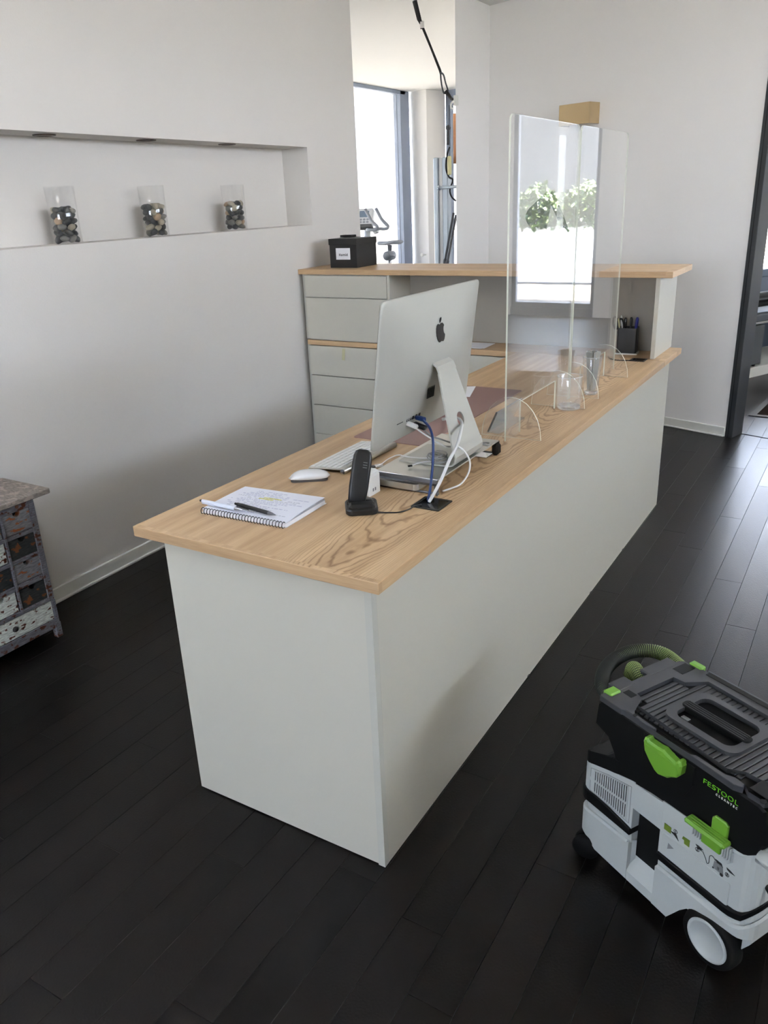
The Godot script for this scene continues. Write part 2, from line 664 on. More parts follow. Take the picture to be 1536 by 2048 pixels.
	for b in [[-3.0, -2.7, 0.0, 2.74], [1.3, 6.6, 0.0, 2.74], [-2.7, 1.3, 0.0, 1.75], [-2.7, 1.3, 2.6, 2.74]]:
		bx(s, v3(4.25, (b[2] + b[3]) / 2, (b[0] + b[1]) / 2), v3(0.3, b[3] - b[2], b[1] - b[0]))
	mat("wall_warm_bounce", Color(0.90, 0.84, 0.74), 0.9, 0, 0.3)  # warm tint chosen to bounce warm light onto the counter side
	struct("wall_right", s, M.wall_warm_bounce)
	win("window_2", v3(4.25, 1.75, -2.7), v3(0, 0, 1), 4.0, 0.85, 4)
	# gym room behind: a glazed side, a white pier, another window
	s = S()
	bx(s, v3(-3.4, CH / 2, -2.98), v3(2.1, CH, 0.14))
	struct("wall_gym_front", s, M.wall)
	s = S()
	for b in [[-3.4, -3.05], [-8.085, -7.868]]:
		bx(s, v3(-4.43, CH / 2, (b[0] + b[1]) / 2), v3(0.1, CH, b[1] - b[0]), 0.004)
	bx(s, v3(-4.43, 0.04, -5.6), v3(0.1, 0.08, 4.8), 0.004)
	bx(s, v3(-4.43, CH - 0.02, -5.6), v3(0.1, 0.04, 4.8), 0.004)
	bx(s, v3(-4.43, CH / 2, -5.45), v3(0.07, CH, 0.06), 0.004)
	var w3 := struct("window_3", s, M.gym_frame)
	for b in [[-5.42, -3.4], [-7.868, -5.48]]:
		put("pane", box(v3(-4.435, 0.08, b[0]), v3(-4.425, CH - 0.04, b[1])), M.dimming_glass, w3)
	# pier: front face from (-4.39, -8.1)
	var A := v3(-4.39, 0, -8.1)
	var pf := Transform3D(Basis(D2, Vector3.UP, N2), A)
	s = S()
	bx(s, v3(0.145, CH / 2, -0.16), v3(0.29, CH, 0.32), 0.004, pf)
	struct("trim_1", s, M.wall)
	s = S()
	bx(s, v3(0.315, CH / 2, -0.36), v3(0.05, CH, 0.08), 0.004, pf)
	bx(s, v3(1.0, CH - 0.08, -0.36), v3(1.4, 0.16, 0.08), 0.004, pf)
	bx(s, v3(1.0, 0.05, -0.36), v3(1.4, 0.1, 0.08), 0.004, pf)
	bx(s, v3(0.365, CH / 2, -0.35), v3(0.012, CH, 0.05), 0.002, pf)
	bx(s, v3(1.7, CH / 2, -0.36), v3(0.1, CH, 0.08), 0.004, pf)
	var w4 := struct("window_4", s, M.gym_frame)
	s = S()
	bx(s, v3(1.0, CH / 2, -0.36), v3(1.32, CH - 0.2, 0.008), 0, pf)
	put("pane", s, M.dimming_glass, w4)
	s = S()
	bx(s, v3(2.02, CH / 2, -0.36), v3(0.62, CH, 0.12), 0, pf)
	struct("wall_gym_back", s, M.wall)
	# wall between gym and entrance
	s = S()
	var q0 := v3(-2.2, 0, -7.8)
	var q1 := v3(-1.93, 0, -4.6)
	bx(s, v3(0, CH / 2, 0), v3(0.12, CH, q0.distance_to(q1)), 0, Transform3D(Basis(Vector3.UP, atan2(q1.x - q0.x, q1.z - q0.z)), (q0 + q1) / 2))
	struct("wall_gym_right", s, M.wall)
	# entrance: window wall behind the bench, far glazed front, right side
	var bd := v3(0.4547, 0, -0.8907)
	var b0 := v3(-1.305, 0, -4.41)
	win("window_5", b0, bd, 4.9, CH, 4, 0.7)
	var e := b0 + bd * 4.9
	win("window_6", v3(1.95, 0, e.z), v3(1, 0, 0), 1.1, CH, 1, 0.1)
	s = S()
	bx(s, v3((e.x + 1.95) / 2, CH / 2, e.z), v3(1.95 - e.x + 0.02, CH, 0.14))
	bx(s, v3(3.85, CH / 2, e.z), v3(1.6, CH, 0.14))
	struct("wall_entry_back", s, M.wall)
	s = S()
	bx(s, v3(4.62, CH / 2, -5.9), v3(0.14, CH, 5.9))
	struct("wall_entry_right", s, M.wall)

# a glazed wall of posts, rails and panes; below the sill it is solid
func win(called: String, at: Vector3, dir: Vector3, length: float, height: float, n: int, sill := 0.0) -> void:
	var xf := Transform3D(Basis(dir, Vector3.UP, dir.cross(Vector3.UP)), at)
	var s := S()
	var t := 0.06
	if sill > 0:
		bx(s, v3(length / 2, sill / 2, 0), v3(length, sill, 0.12), 0.003, xf)
	bx(s, v3(length / 2, sill + t / 2, 0), v3(length, t, 0.07), 0.003, xf)
	bx(s, v3(length / 2, height - t / 2, 0), v3(length, t, 0.07), 0.003, xf)
	for i in n + 1:
		bx(s, v3(clampf(length * i / n, t / 2, length - t / 2), (sill + height) / 2, 0), v3(t, height - sill, 0.07), 0.003, xf)
	var o := struct(called, s, M.grey_frame)
	for i in n:
		s = S()
		bx(s, v3(length * (i + 0.5) / n, (sill + height) / 2, 0), v3(length / n - t, height - sill - 2 * t, 0.006), 0, xf)
		put("pane", s, M.window_glass, o)

func outside() -> void:
	mat("pavement", Color(0.72, 0.71, 0.68), 0.9)
	mat("render_white", Color(0.95, 0.95, 0.94), 0.9)
	mat("render_grey", Color(0.17, 0.18, 0.19), 0.9)
	var s := S()
	bx(s, v3(0, -0.3, -4), v3(90, 0.2, 90))
	struct("trim_2", s, M.pavement)
	s = S()
	bx(s, v3(5.5, 0.36, -14.0), v3(8.0, 1.02, 0.3), 0.02)
	tag(put("garden_wall", s, M.render_white), "low white rendered garden wall outside the entrance windows, under the hedge", "wall")
	s = S()
	bx(s, v3(7.0, 2.2, -18.0), v3(12.0, 4.6, 0.4))
	tag(put("neighbour_house", s, M.render_grey), "plain grey house wall outside beyond the hedge", "building")
	mat("gravel", Color(0.40, 0.39, 0.37), 1.0, 0, 0.1)  # unseen ground cover added to darken what the sneeze guards reflect
	bumpy(M.gravel, 0.2, 2.0, 256, 3.0)
	tag(put("added_gravel_bed", box(v3(1.5, -0.2, -13.85), v3(9.5, -0.12, -9.6)), M.gravel), "grey gravel bed added between the entrance windows and the white garden wall to darken the reflected ground", "gravel bed")
	var leaf := S()
	tri(leaf, v3(0, 0, 0), v3(0.03, 0.006, 0.04), v3(0, -0.004, 0.09))
	tri(leaf, v3(0, 0, 0), v3(0, -0.004, 0.09), v3(-0.03, 0.006, 0.04))
	leaf.generate_normals()
	mat("leaf", Color(0.20, 0.27, 0.05), 0.5)
	M.leaf.backlight_enabled = true
	M.leaf.backlight = Color(0.14, 0.18, 0.03)
	M.leaf.vertex_color_use_as_albedo = true
	var mm := MultiMesh.new()
	mm.transform_format = MultiMesh.TRANSFORM_3D
	mm.use_colors = true
	mm.mesh = leaf.commit()
	mm.instance_count = 9000
	for i in 9000:
		var p := v3(rng.randf_range(1.6, 9.4), 0, -14.0 - rng.randf_range(-0.35, 0.35))
		p.y = rng.randf_range(0.85, 1.48 + 0.12 * sin(p.x * 7.0) + 0.06 * sin(p.x * 19.0))
		var b := Basis.from_euler(v3(rng.randf_range(-1.2, 1.2), rng.randf() * TAU, rng.randf_range(-1, 1))) * rng.randf_range(0.8, 1.7)
		mm.set_instance_transform(i, Transform3D(b, p))
		var k := rng.randf_range(0.4, 1.2)
		mm.set_instance_color(i, Color(k, k, k))
	var mi := MultiMeshInstance3D.new()
	mi.name = "hedge"
	mi.multimesh = mm
	mi.material_override = M.leaf
	add_child(mi)
	mi.set_meta("kind", "stuff")
	tag(mi, "green leafy hedge growing on the white garden wall outside", "hedge")

# ---------- counter and back unit ----------
func counter() -> void:
	var t := thing("reception_counter", "long white laminate reception counter under the oak worktop", "counter")
	put("end_panel", box(v3(-0.575, 0.004, -0.018), v3(-0.001, 0.724, 0.0), 0.0008), M.laminate, t)
	put("front_panel", box(v3(-0.018, 0.0, -2.61), v3(0.0, 0.724, -0.0185), 0.0008), M.laminate, t)
	put("edge_band", box(v3(-0.0175, 0.001, -0.0183), v3(0.0006, 0.724, 0.0008), 0.0004), M.laminate_edge, t)
	put("inner_panel", box(v3(-0.575, 0.0, -0.6), v3(-0.557, 0.724, -0.0185), 0.0008), M.laminate, t)
	put("support_panel", box(v3(-0.55, 0.0, -1.5), v3(-0.02, 0.724, -1.482), 0.0008), M.laminate, t)
	var w := put("counter_worktop", box(v3(-0.6585, 0.724, -2.382), v3(0.027, CT, 0.014), 0.0012, 2, 0.40), M.oak)
	# texture: u along the counter, v across it
	tag(w, "long oak worktop on the white counter, with bold arched grain along its visitor side", "worktop")
	var w2 := put("back_worktop", box(v3(-1.892, 0.724, -2.72), v3(0.027, CT, -2.3835), 0.0012, 0, 0.5), M.oak_plain)
	tag(w2, "oak worktop board of the back unit, running under its open shelf", "worktop")
	for i in 3:
		var z: float = [-0.9, -1.55, -2.0][i]
		var cb := S()
		bx(cb, v3(0.0005, 0.0025, z), v3(0.0025, 0.005, 0.012))
		put("floor_wedge", cb, M.black, t)

func drawer(parent: Node3D, x0: float, x1: float, y0: float, y1: float, z: float) -> Node3D:
	return put("drawer_front", box(v3(x0, y0, z - 0.018), v3(x1, y1, z), 0.001), M.laminate, parent)

func back_unit() -> void:
	var z := -2.3775
	var t := thing("drawer_cabinet", "white drawer cabinet below the back oak worktop, tape strip on its top drawer", "cabinet", v3(0, 0, 0))
	put("carcass", box(v3(-1.88, 0.06, z - 0.33), v3(-0.8, 0.7225, z - 0.019), 0.001), M.gap, t)
	put("plinth", box(v3(-1.88, 0, z - 0.3), v3(-0.8, 0.06, z - 0.05), 0.001), M.laminate, t)
	put("filler_panel", box(v3(-1.912, 0.0, z - 0.06), v3(-1.883, 0.7225, z - 0.03), 0.001), M.laminate_edge, t)
	var d0 := drawer(t, -1.878, -1.363, 0.5595, 0.7205, z)
	drawer(t, -1.878, -1.363, 0.3905, 0.5555, z)
	drawer(t, -1.878, -1.363, 0.2215, 0.3865, z)
	drawer(t, -1.878, -1.363, 0.064, 0.2175, z)
	put("door_panel", box(v3(-1.36, 0.064, z - 0.018), v3(-0.662, 0.7205, z), 0.001), M.laminate, t)
	mat("tape", Color(0.72, 0.71, 0.55), 0.7)
	var s := S()
	bx(s, Vector3.ZERO, v3(0.018, 0.062, 0.0006), 0, Transform3D(Basis(Vector3.BACK, -0.12), v3(-1.652, 0.682, z + 0.0006)))
	put("tape_strip", s, M.tape, d0)

	t = thing("upper_cabinet", "white upper cabinet of the back unit with two drawers and an open shelf bay", "cabinet", v3(0, 0, 0))
	put("carcass", box(v3(-1.878, 0.7505, z - 0.33), v3(-1.352, 1.095, z - 0.019), 0.001), M.laminate_edge, t)
	put("filler_panel", box(v3(-1.912, 0.7505, z - 0.06), v3(-1.881, 1.095, z - 0.03), 0.001), M.laminate_edge, t)
	drawer(t, -1.878, -1.366, 0.9815, 1.0915, z)
	drawer(t, -1.878, -1.366, 0.757, 0.977, z)
	put("side_panel", box(v3(-1.364, 0.7505, z - 0.33), v3(-1.348, 1.0965, z - 0.001), 0.001), M.laminate, t)
	mat("bay_shade", Color(0.56, 0.54, 0.50), 0.6)  # darker than the laminate: shade inside the open bay put into the colour
	put("back_panel", box(v3(-1.348, 0.7505, -2.61), v3(-0.043, 1.0965, -2.592), 0.001), M.bay_shade, t)
	put("end_panel", box(v3(-0.043, 0.7505, -2.735), v3(-0.0245, 1.0965, -2.408), 0.001), M.laminate, t)
	put("rear_panel", box(v3(-1.348, 0.0, -2.735), v3(-0.0435, 1.0965, -2.722), 0.001), M.laminate, t)
	var w := put("oak_shelf_top", box(v3(-1.932, 1.0972, -2.767), v3(0.03, 1.1225, -2.3775), 0.0012, 0, 0.5), M.oak_plain)
	tag(w, "oak top board of the raised back unit, carrying the black storage box", "shelf board")

# ---------- chest of little drawers ----------
func chest() -> void:
	var wood := func(n: String, c: Color, patch: Color, sd: int, thr: float):
		var m := mat(n, Color(1, 1, 1), 0.85, 0, 0.25)
		var im := Image.create(128, 128, false, Image.FORMAT_RGB8)
		var a := noise(0.035, sd, 4)
		var b := noise(0.12, sd + 9, 2)
		for y in 128:
			for x in 128:
				var v := a.get_noise_2d(x * 0.8, y * 1.4)
				var col := c * (1.0 + 0.22 * b.get_noise_2d(x * 0.4, y * 2.0))
				col = col.lerp(patch, smoothstep(thr, thr + 0.08, v))
				im.set_pixel(x, y, col)
		tri_tex(m, ImageTexture.create_from_image(im), Vector3.ONE * 5.0)
		return m
	var grey: StandardMaterial3D = wood.call("old_grey", Color(0.40, 0.40, 0.42), Color(0.30, 0.17, 0.12), 3, 0.24)
	var topm: StandardMaterial3D = wood.call("old_top", Color(0.47, 0.44, 0.41), Color(0.56, 0.52, 0.48), 5, 0.2)
	var lightm: StandardMaterial3D = wood.call("old_light", Color(0.46, 0.46, 0.47), Color(0.55, 0.33, 0.20), 12, 0.26)
	var darkm: StandardMaterial3D = wood.call("old_dark", Color(0.20, 0.21, 0.21), Color(0.44, 0.27, 0.17), 21, 0.30)
	var whitem: StandardMaterial3D = wood.call("old_white", Color(0.80, 0.82, 0.79), Color(0.30, 0.14, 0.09), 42, 0.34)
	var t := thing("drawer_chest", "shabby chest of many little grey, white and dark drawers by the left wall", "chest of drawers", v3(-1.613, 0, -0.372))
	# local: z along the wall (towards the camera is +), x = 0 is the front
	var L := 0.78
	put("top_board", box(v3(-0.235, 0.547, -0.05), v3(0.028, 0.567, L + 0.05), 0.003), topm, t)
	put("side_panel", box(v3(-0.225, 0.03, 0.0), v3(-0.003, 0.547, 0.018), 0.002), grey, t)
	put("side_panel", box(v3(-0.225, 0.03, L - 0.018), v3(-0.003, 0.547, L), 0.002), grey, t)
	put("back_panel", box(v3(-0.232, 0.03, 0.0), v3(-0.226, 0.547, L), 0.0), grey, t)
	put("inner_carcass", box(v3(-0.224, 0.03, 0.018), v3(-0.03, 0.545, L - 0.018), 0.0), M.gap, t)
	for z in [0.0, L - 0.02]:
		for x in [-0.226, -0.022]:
			put("leg", box(v3(x, 0, z - 0.002), v3(x + 0.024, 0.06, z + 0.022), 0.002), grey, t)
	var cols := 6
	var w := 0.113
	var pitch := (L - 0.03) / cols
	for i in cols + 1:
		put("stile", box(v3(-0.03, 0.15, 0.002 + pitch * i), v3(0.0, 0.545, 0.002 + pitch * i + pitch - w - 0.002 + (0.013 if i == 0 else 0.0)), 0.0015), grey, t)
	for y in [[0.515, 0.546], [0.424, 0.438], [0.335, 0.349], [0.242, 0.261], [0.150, 0.165], [0.040, 0.074]]:
		put("rail", box(v3(-0.03, y[0], 0.004), v3(-0.001, y[1], L - 0.004), 0.0015), grey, t)
	put("stile", box(v3(-0.03, 0.03, 0.0), v3(0.0, 0.15, 0.014), 0.0015), grey, t)
	put("stile", box(v3(-0.03, 0.03, L - 0.014), v3(0.0, 0.15, L), 0.0015), grey, t)
	var pick := [[lightm, darkm, lightm, darkm], [lightm, whitem, darkm, whitem], [darkm, lightm, whitem, lightm]]
	var rows := [[0.440, 0.513], [0.351, 0.422], [0.263, 0.333], [0.167, 0.240]]
	for i in cols:
		for r in 4:
			var z0 := 0.0165 + pitch * i
			var y0: float = rows[r][0]
			var y1: float = rows[r][1]
			var zm := z0 + w / 2
			# front with a half round finger notch in its top edge
			var p := poly([z0, y0, z0 + w - 0.003, y0, z0 + w - 0.003, y1])
			for k in 7:
				var a := PI * k / 6.0
				p.append(Vector2(zm + 0.014 * cos(a), y1 - 0.017 * sin(a)))
			p.append(Vector2(z0, y1))
			var s := S()
			prism(s, p, -0.026, -0.004, Transform3D(Basis(Vector3.BACK, Vector3.UP, Vector3.LEFT), Vector3.ZERO).scaled_local(v3(1, 1, -1)), 0.0015)
			put("drawer_front", s, pick[i % 3][r], t)
	for i in 2:
		var h := (L - 0.034) / 2
		var o := put("drawer_front", box(v3(-0.026, 0.0765, 0.016 + h * i), v3(-0.003, 0.148, 0.014 + h * i + h - 0.006), 0.0015), whitem, t)
		var s := S(true)
		lathe(s, [0.0, 0.012, 0.008, 0.010, 0.011, 0.004, 0.006, 0.0], 12, Transform3D(Basis(Vector3.BACK, -PI / 2), v3(-0.004, 0.112, 0.016 + h * i + h / 2 - 0.03)))
		mat("knob_dark", Color(0.10, 0.07, 0.06), 0.6)
		put("knob", s, M.knob_dark, o)
	mat("sticker_brown", Color(0.36, 0.22, 0.13), 0.7)
	var st := S()
	cyl(st, v3(-0.001, 0.532, 0.068), v3(0.001, 0.532, 0.068), 0.0065, 14)
	put("round_badge", st, M.sticker_brown, t)

# ---------- dust extractor ----------
func notch(f: PackedVector2Array, zn: float, x0: float, x1: float, d: float) -> PackedVector2Array:
	var out := PackedVector2Array()
	var done := false
	for v in f:
		if absf(v.y - zn) < 0.0005 and v.x < x1 + 0.0005 and not done:
			out.append_array([Vector2(x1, zn), Vector2(x1 - 0.001, zn - d), Vector2(x0 + 0.001, zn - d), Vector2(x0, zn)])
			done = true
		if absf(v.y - zn) < 0.0005 and v.x > x0 - 0.0005 and v.x < x1 + 0.0005:
			continue
		out.append(v)
	return out

func extractor() -> void:
	mat("ex_white", Color(0.67, 0.69, 0.68), 0.45)
	mat("ex_black", Color(0.018, 0.019, 0.021), 0.6, 0, 0.32)
	mat("ex_grey", Color(0.20, 0.205, 0.215), 0.55, 0, 0.5)
	mat("ex_green", Color(0.38, 0.58, 0.17), 0.45)
	mat("ex_green_text", Color(0.40, 0.72, 0.12), 0.5)
	mat("print_black", Color(0.05, 0.05, 0.05), 0.6)
	mat("print_grey", Color(0.45, 0.46, 0.46), 0.6)
	mat("print_olive", Color(0.36, 0.45, 0.12), 0.6)
	mat("print_white", Color(0.85, 0.85, 0.85), 0.6)
	var t := thing("dust_extractor", "white and black wheeled dust extractor with green latches, on the floor beside the counter", "vacuum cleaner", v3(0.3987, 0, -0.2558), deg_to_rad(-28.5))
	# local: x along the machine, y up, z = 0 the near flank, body runs to z = -0.262
	var W := -0.262
	# lower tub with a bay for the cord in the near flank
	var foot := rrect(-0.037, 0.408, W - 0.004, 0.004, 0.03, 5, 26)
	var f2: PackedVector2Array
	f2 = notch(foot, 0.004, 0.117, 0.19, 0.03)
	var s := S()
	band(s, f2, [-0.037, 0.068, -0.006, 0.066, 0.021, 0.043, 0.23, 0.032, 0.262, 0.082, 0.285, 0.108, 0.33, 0.121, 0.368, 0.125, 0.40, 0.128], [-0.037, 0.134, 0.11, 0.139, 0.36, 0.142, 0.385, 0.15, 0.408, 0.168], 0.004)
	put("lower_tub", s, M.ex_white, t)
	s = S()
	prism(s, poly([0.117, 0.036, 0.19, 0.034, 0.19, 0.06, 0.117, 0.062]), -0.03, 0.0035, Transform3D.IDENTITY, 0.001)
	quad(s, v3(0.117, 0.062, 0.003), v3(0.19, 0.06, 0.003), v3(0.19, 0.094, -0.02), v3(0.117, 0.094, -0.02))
	quad(s, v3(0.112, 0.062, 0.004), v3(0.112, 0.14, 0.004), v3(0.122, 0.14, -0.016), v3(0.122, 0.07, -0.016))
	put("bay_ramp", s, M.ex_white, t)
	var inner := notch(rrect(-0.030, 0.402, W + 0.004, -0.004, 0.028, 5, 26), -0.004, 0.117, 0.19, 0.026)
	s = S()
	band(s, inner, [0.0, 0.12], [-0.037, 0.168, 0.36, 0.168, 0.385, 0.175, 0.41, 0.21])
	put("inner_step", s, M.ex_white, t)
	foot = rrect(-0.041, 0.410, W - 0.005, 0.005, 0.031, 5, 26)
	f2 = notch(foot, 0.005, 0.117, 0.19, 0.033)
	s = S()
	band(s, f2, [-0.04, 0.162, 0.116, 0.160, 0.36, 0.160, 0.388, 0.170, 0.41, 0.200], [-0.04, 0.188, 0.03, 0.190, 0.116, 0.176, 0.36, 0.175, 0.388, 0.185, 0.41, 0.214], 0.002)
	put("seal_strip", s, M.ex_black, t)
	foot = rrect(-0.038, 0.408, W, 0.0, 0.03, 5, 30)
	f2 = notch(foot, 0.0, 0.117, 0.19, 0.026)
	var edge := [-0.037, 0.252, -0.001, 0.265, 0.045, 0.279, 0.11, 0.296, 0.168, 0.303, 0.255, 0.306, 0.35, 0.306, 0.372, 0.310, 0.39, 0.325, 0.408, 0.352]
	s = S()
	band(s, f2, [-0.04, 0.187, 0.03, 0.189, 0.116, 0.175, 0.36, 0.174, 0.388, 0.184, 0.408, 0.21], edge)
	put("upper_housing", s, M.ex_white, t)
	s = S()
	prism(s, poly([0.115, 0.231, 0.192, 0.231, 0.192, 0.30, 0.115, 0.294]), -0.03, 0.0002)
	quad(s, v3(0.117, 0.231, 0.0), v3(0.19, 0.231, 0.0), v3(0.19, 0.21, -0.02), v3(0.117, 0.21, -0.02))
	put("bay_cover", s, M.ex_white, t)
	put("cord_bay", box(v3(0.1175, 0.092, -0.03), v3(0.1895, 0.212, -0.02), 0.002), M.ex_black, t)
	# black top: nose and the box that carries the lid
	s = S()
	var nose := rrect(-0.038, 0.09, W, 0.0, 0.03, 5, 14)
	band(s, nose, edge, [-0.038, 0.272, -0.028, 0.285, 0.05, 0.318, 0.09, 0.32], 0.002)
	put("nose", s, M.ex_black, t)
	s = S()
	var prof := poly([0.06, 0.275, 0.052, 0.325, 0.031, 0.357, -0.008, 0.370, -0.003, 0.425, 0.006, 0.436, 0.384, 0.436, 0.398, 0.43, 0.406, 0.36, 0.396, 0.33, 0.378, 0.312, 0.35, 0.304, 0.25, 0.300, 0.16, 0.296, 0.1, 0.287])
	prism(s, prof, W + 0.002, -0.002, Transform3D.IDENTITY, 0.004, true)
	put("top_housing", s, M.ex_black, t)
	# lid: rim with a recess, ribbed floor, grip
	var up := Transform3D(Basis(v3(1, 0, 0), v3(0, 0, -1), v3(0, 1, 0)), Vector3.ZERO)   # polygon in (x, -z), pushed up
	var ring_out := poly([0.002, 0.004, 0.09, 0.004, 0.15, 0.002, 0.25, 0.002, 0.31, 0.004, 0.345, 0.016, 0.36, 0.005, 0.392, 0.006, 0.398, 0.02, 0.398, 0.245, 0.385, 0.256, 0.06, 0.258, 0.012, 0.252, 0.004, 0.24])
	var ring_in := poly([0.062, 0.040, 0.30, 0.026, 0.325, 0.046, 0.352, 0.05, 0.372, 0.056, 0.372, 0.20, 0.34, 0.224, 0.096, 0.230, 0.084, 0.210, 0.070, 0.186, 0.042, 0.182, 0.042, 0.07, 0.060, 0.066])
	s = S()
	prism_holed(s, ring_out, ring_in, 0.434, 0.4475, up)
	var lid := put("lid_rim", s, M.ex_grey, t)
	put("lid_floor", box(v3(0.03, 0.434, -0.235), v3(0.38, 0.4372, -0.02)), M.ex_black, t)
	for i in 25:
		var u := 0.052 + 0.0128 * i
		var lo := 0.030 if u > 0.07 else 0.07
		var hi := 0.226 if u > 0.085 else 0.184
		if u > 0.33:
			lo = 0.05; hi = 0.21
		var parts := [[lo, hi]]
		if u > 0.124 and u < 0.275:
			parts = [[lo, 0.072], [0.186, hi]]
		for q in parts:
			put("rib", box(v3(u - 0.0051, 0.436, -q[1]), v3(u + 0.0051, 0.4405, -q[0]), 0.001), M.ex_grey, t)
	s = S()
	var hole := rrect(0.130, 0.266, 0.078, 0.180, 0.02, 5)
	var fr := rrect(0.112, 0.284, 0.062, 0.196, 0.026, 5)
	prism_holed(s, fr, hole, 0.4372, 0.4478, up)
	put("grip_frame", s, M.ex_grey, t)
	put("grip_well", box(v3(0.128, 0.4365, -0.182), v3(0.268, 0.4378, -0.076)), M.black_matt, t)
	s = S()
	prism(s, rrect(0.118, 0.276, 0.114, 0.138, 0.010, 5), 0.4372, 0.4512, up, 0.0015)
	var grip := put("grip_bar", s, M.ex_black, t)
	for i in 4:
		put("grip_ridge", box(v3(0.127, 0.451, -0.1168 - 0.0062 * i - 0.0008), v3(0.267, 0.4524, -0.1168 - 0.0062 * i + 0.0008), 0.0004), M.ex_grey, grip)
	put("small_tab", box(v3(0.140, 0.4378, -0.100), v3(0.158, 0.4405, -0.090), 0.001), M.print_grey, t)
	# rim details: side rails, corner blocks, hinges
	s = S()
	prism(s, poly([0.005, -0.001, 0.065, -0.001, 0.075, 0.006, 0.13, 0.002, 0.148, 0.006, 0.148, 0.010, 0.09, 0.012, 0.082, 0.020, 0.05, 0.020, 0.046, 0.012, 0.005, 0.012]), 0.4365, 0.4492, up, 0.001)
	put("side_rail", s, M.ex_grey, t)
	s = S()
	prism(s, poly([0.236, -0.001, 0.335, -0.003, 0.350, 0.004, 0.345, 0.014, 0.325, 0.016, 0.31, 0.008, 0.245, 0.008]), 0.4365, 0.4496, up, 0.001)
	put("side_rail", s, M.ex_grey, t)
	for q in [[-0.022, 0.016, 0.048, 0.098], [-0.022, 0.012, 0.146, 0.236]]:
		put("hose_saddle", box(v3(q[0], 0.405, -q[3]), v3(q[1], 0.4482, -q[2]), 0.003), M.ex_grey, t)
	put("rear_rail", box(v3(0.07, 0.43, -0.2665), v3(0.39, 0.4485, -0.258), 0.002), M.ex_grey, t)
	put("rail_slot", box(v3(0.075, 0.4475, -0.2585), v3(0.385, 0.4490, -0.246), 0.0005), M.gap, t)
	put("lid_pocket", box(v3(0.018, 0.4470, -0.248), v3(0.046, 0.4480, -0.206), 0.0004), M.ex_black, t)
	put("lid_pocket", box(v3(0.022, 0.4470, -0.066), v3(0.046, 0.4480, -0.048), 0.0004), M.ex_black, t)
	put("corner_pocket", box(v3(0.355, 0.4472, -0.052), v3(0.392, 0.4486, -0.014), 0.0006), M.ex_black, t)
	s = S()
	cyl(s, v3(0.095, 0.4485, -0.0075), v3(0.095, 0.4496, -0.0075), 0.0045, 14)
	put("screw_hole", s, M.gap, t)
	s = S()
	cyl(s, v3(0.39, 0.4475, -0.004), v3(0.39, 0.449, -0.004), 0.006, 14)
	put("screw_hole", s, M.gap, t)
	for q in [[-0.004, 0.020, 0.016, 0.047], [0.024, 0.058, 0.252, 0.270]]:
		var cl := S()
		bx(cl, v3((q[0] + q[1]) / 2, 0.445, -(q[2] + q[3]) / 2), v3(q[1] - q[0], 0.014, q[3] - q[2]), 0.003)
		put("corner_clip", cl, M.ex_green, t)
	put("rear_clip", box(v3(0.396, 0.39, -0.07), v3(0.412, 0.452, -0.012), 0.004), M.ex_green, t)
	# green flank latch in its pocket
	s = S()
	prism(s, poly([0.128, 0.372, 0.15, 0.352, 0.235, 0.348, 0.252, 0.385, 0.252, 0.428, 0.128, 0.43]), -0.002, 0.001, Transform3D.IDENTITY, 0.001)
	put("latch_pocket", s, M.ex_black, t)
	s = S()
	prism(s, poly([0.139, 0.424, 0.143, 0.405, 0.157, 0.388, 0.172, 0.374, 0.182, 0.370, 0.203, 0.376, 0.212, 0.384, 0.224, 0.391, 0.2325, 0.403, 0.234, 0.423, 0.230, 0.432, 0.224, 0.432, 0.219, 0.425, 0.199, 0.430, 0.188, 0.434, 0.176, 0.432, 0.154, 0.432, 0.150, 0.437, 0.142, 0.434]), 0.0, 0.017, Transform3D.IDENTITY, 0.004)
	var gl := put("flank_latch", s, M.ex_green, t)
	s = S()
	prism(s, poly([0.145, 0.423, 0.148, 0.407, 0.162, 0.390, 0.176, 0.378, 0.196, 0.377, 0.226, 0.396, 0.228, 0.405, 0.224, 0.418, 0.215, 0.421]), 0.0165, 0.0176, Transform3D.IDENTITY, 0.0008)
	put("latch_face", s, M.ex_green, gl)
	# lower latch with its guide ribs
	s = S()
	prism(s, poly([0.302, 0.318, 0.337, 0.318, 0.337, 0.352, 0.331, 0.357, 0.308, 0.357, 0.302, 0.350]), -0.002, 0.003, Transform3D.IDENTITY, 0.002)
	bx(s, v3(0.310, 0.300, 0.004), v3(0.043, 0.032, 0.010), 0.002)
	bx(s, v3(0.3025, 0.321, 0.012), v3(0.090, 0.011, 0.026), 0.004)
	var ll := put("hood_latch", s, M.ex_green, t)
	for i in 3:
		put("latch_ridge", box(v3(0.262, 0.3262, 0.004 + 0.006 * i), v3(0.342, 0.3276, 0.0065 + 0.006 * i), 0.0004), M.ex_green, ll)
	for i in 8:
		var x := (0.2665 + 0.0055 * i) if i < 4 else (0.3335 + 0.0052 * (i - 4))
		put("guide_rib", box(v3(x, 0.284, 0.0), v3(x + 0.0028, 0.314, 0.008), 0.001), M.ex_white, t)
	s = S()
	prism(s, poly([0.255, 0.282, 0.262, 0.272, 0.345, 0.272, 0.354, 0.282, 0.354, 0.305, 0.255, 0.305]), -0.001, 0.0022, Transform3D.IDENTITY, 0.001)
	put("latch_plate", s, M.ex_white, t)
	# ventilation grille: dark plate with white slats before it
	var vt := [0.004, 0.2505, 0.045, 0.264, 0.103, 0.2775]
	s = S()
	prism(s, poly([-0.006, 0.2515, 0.045, 0.2675, 0.109, 0.281, 0.110, 0.185, -0.006, 0.191]), -0.001, 0.0006)
	put("vent_frame", s, M.ex_white, t)
	s = S()
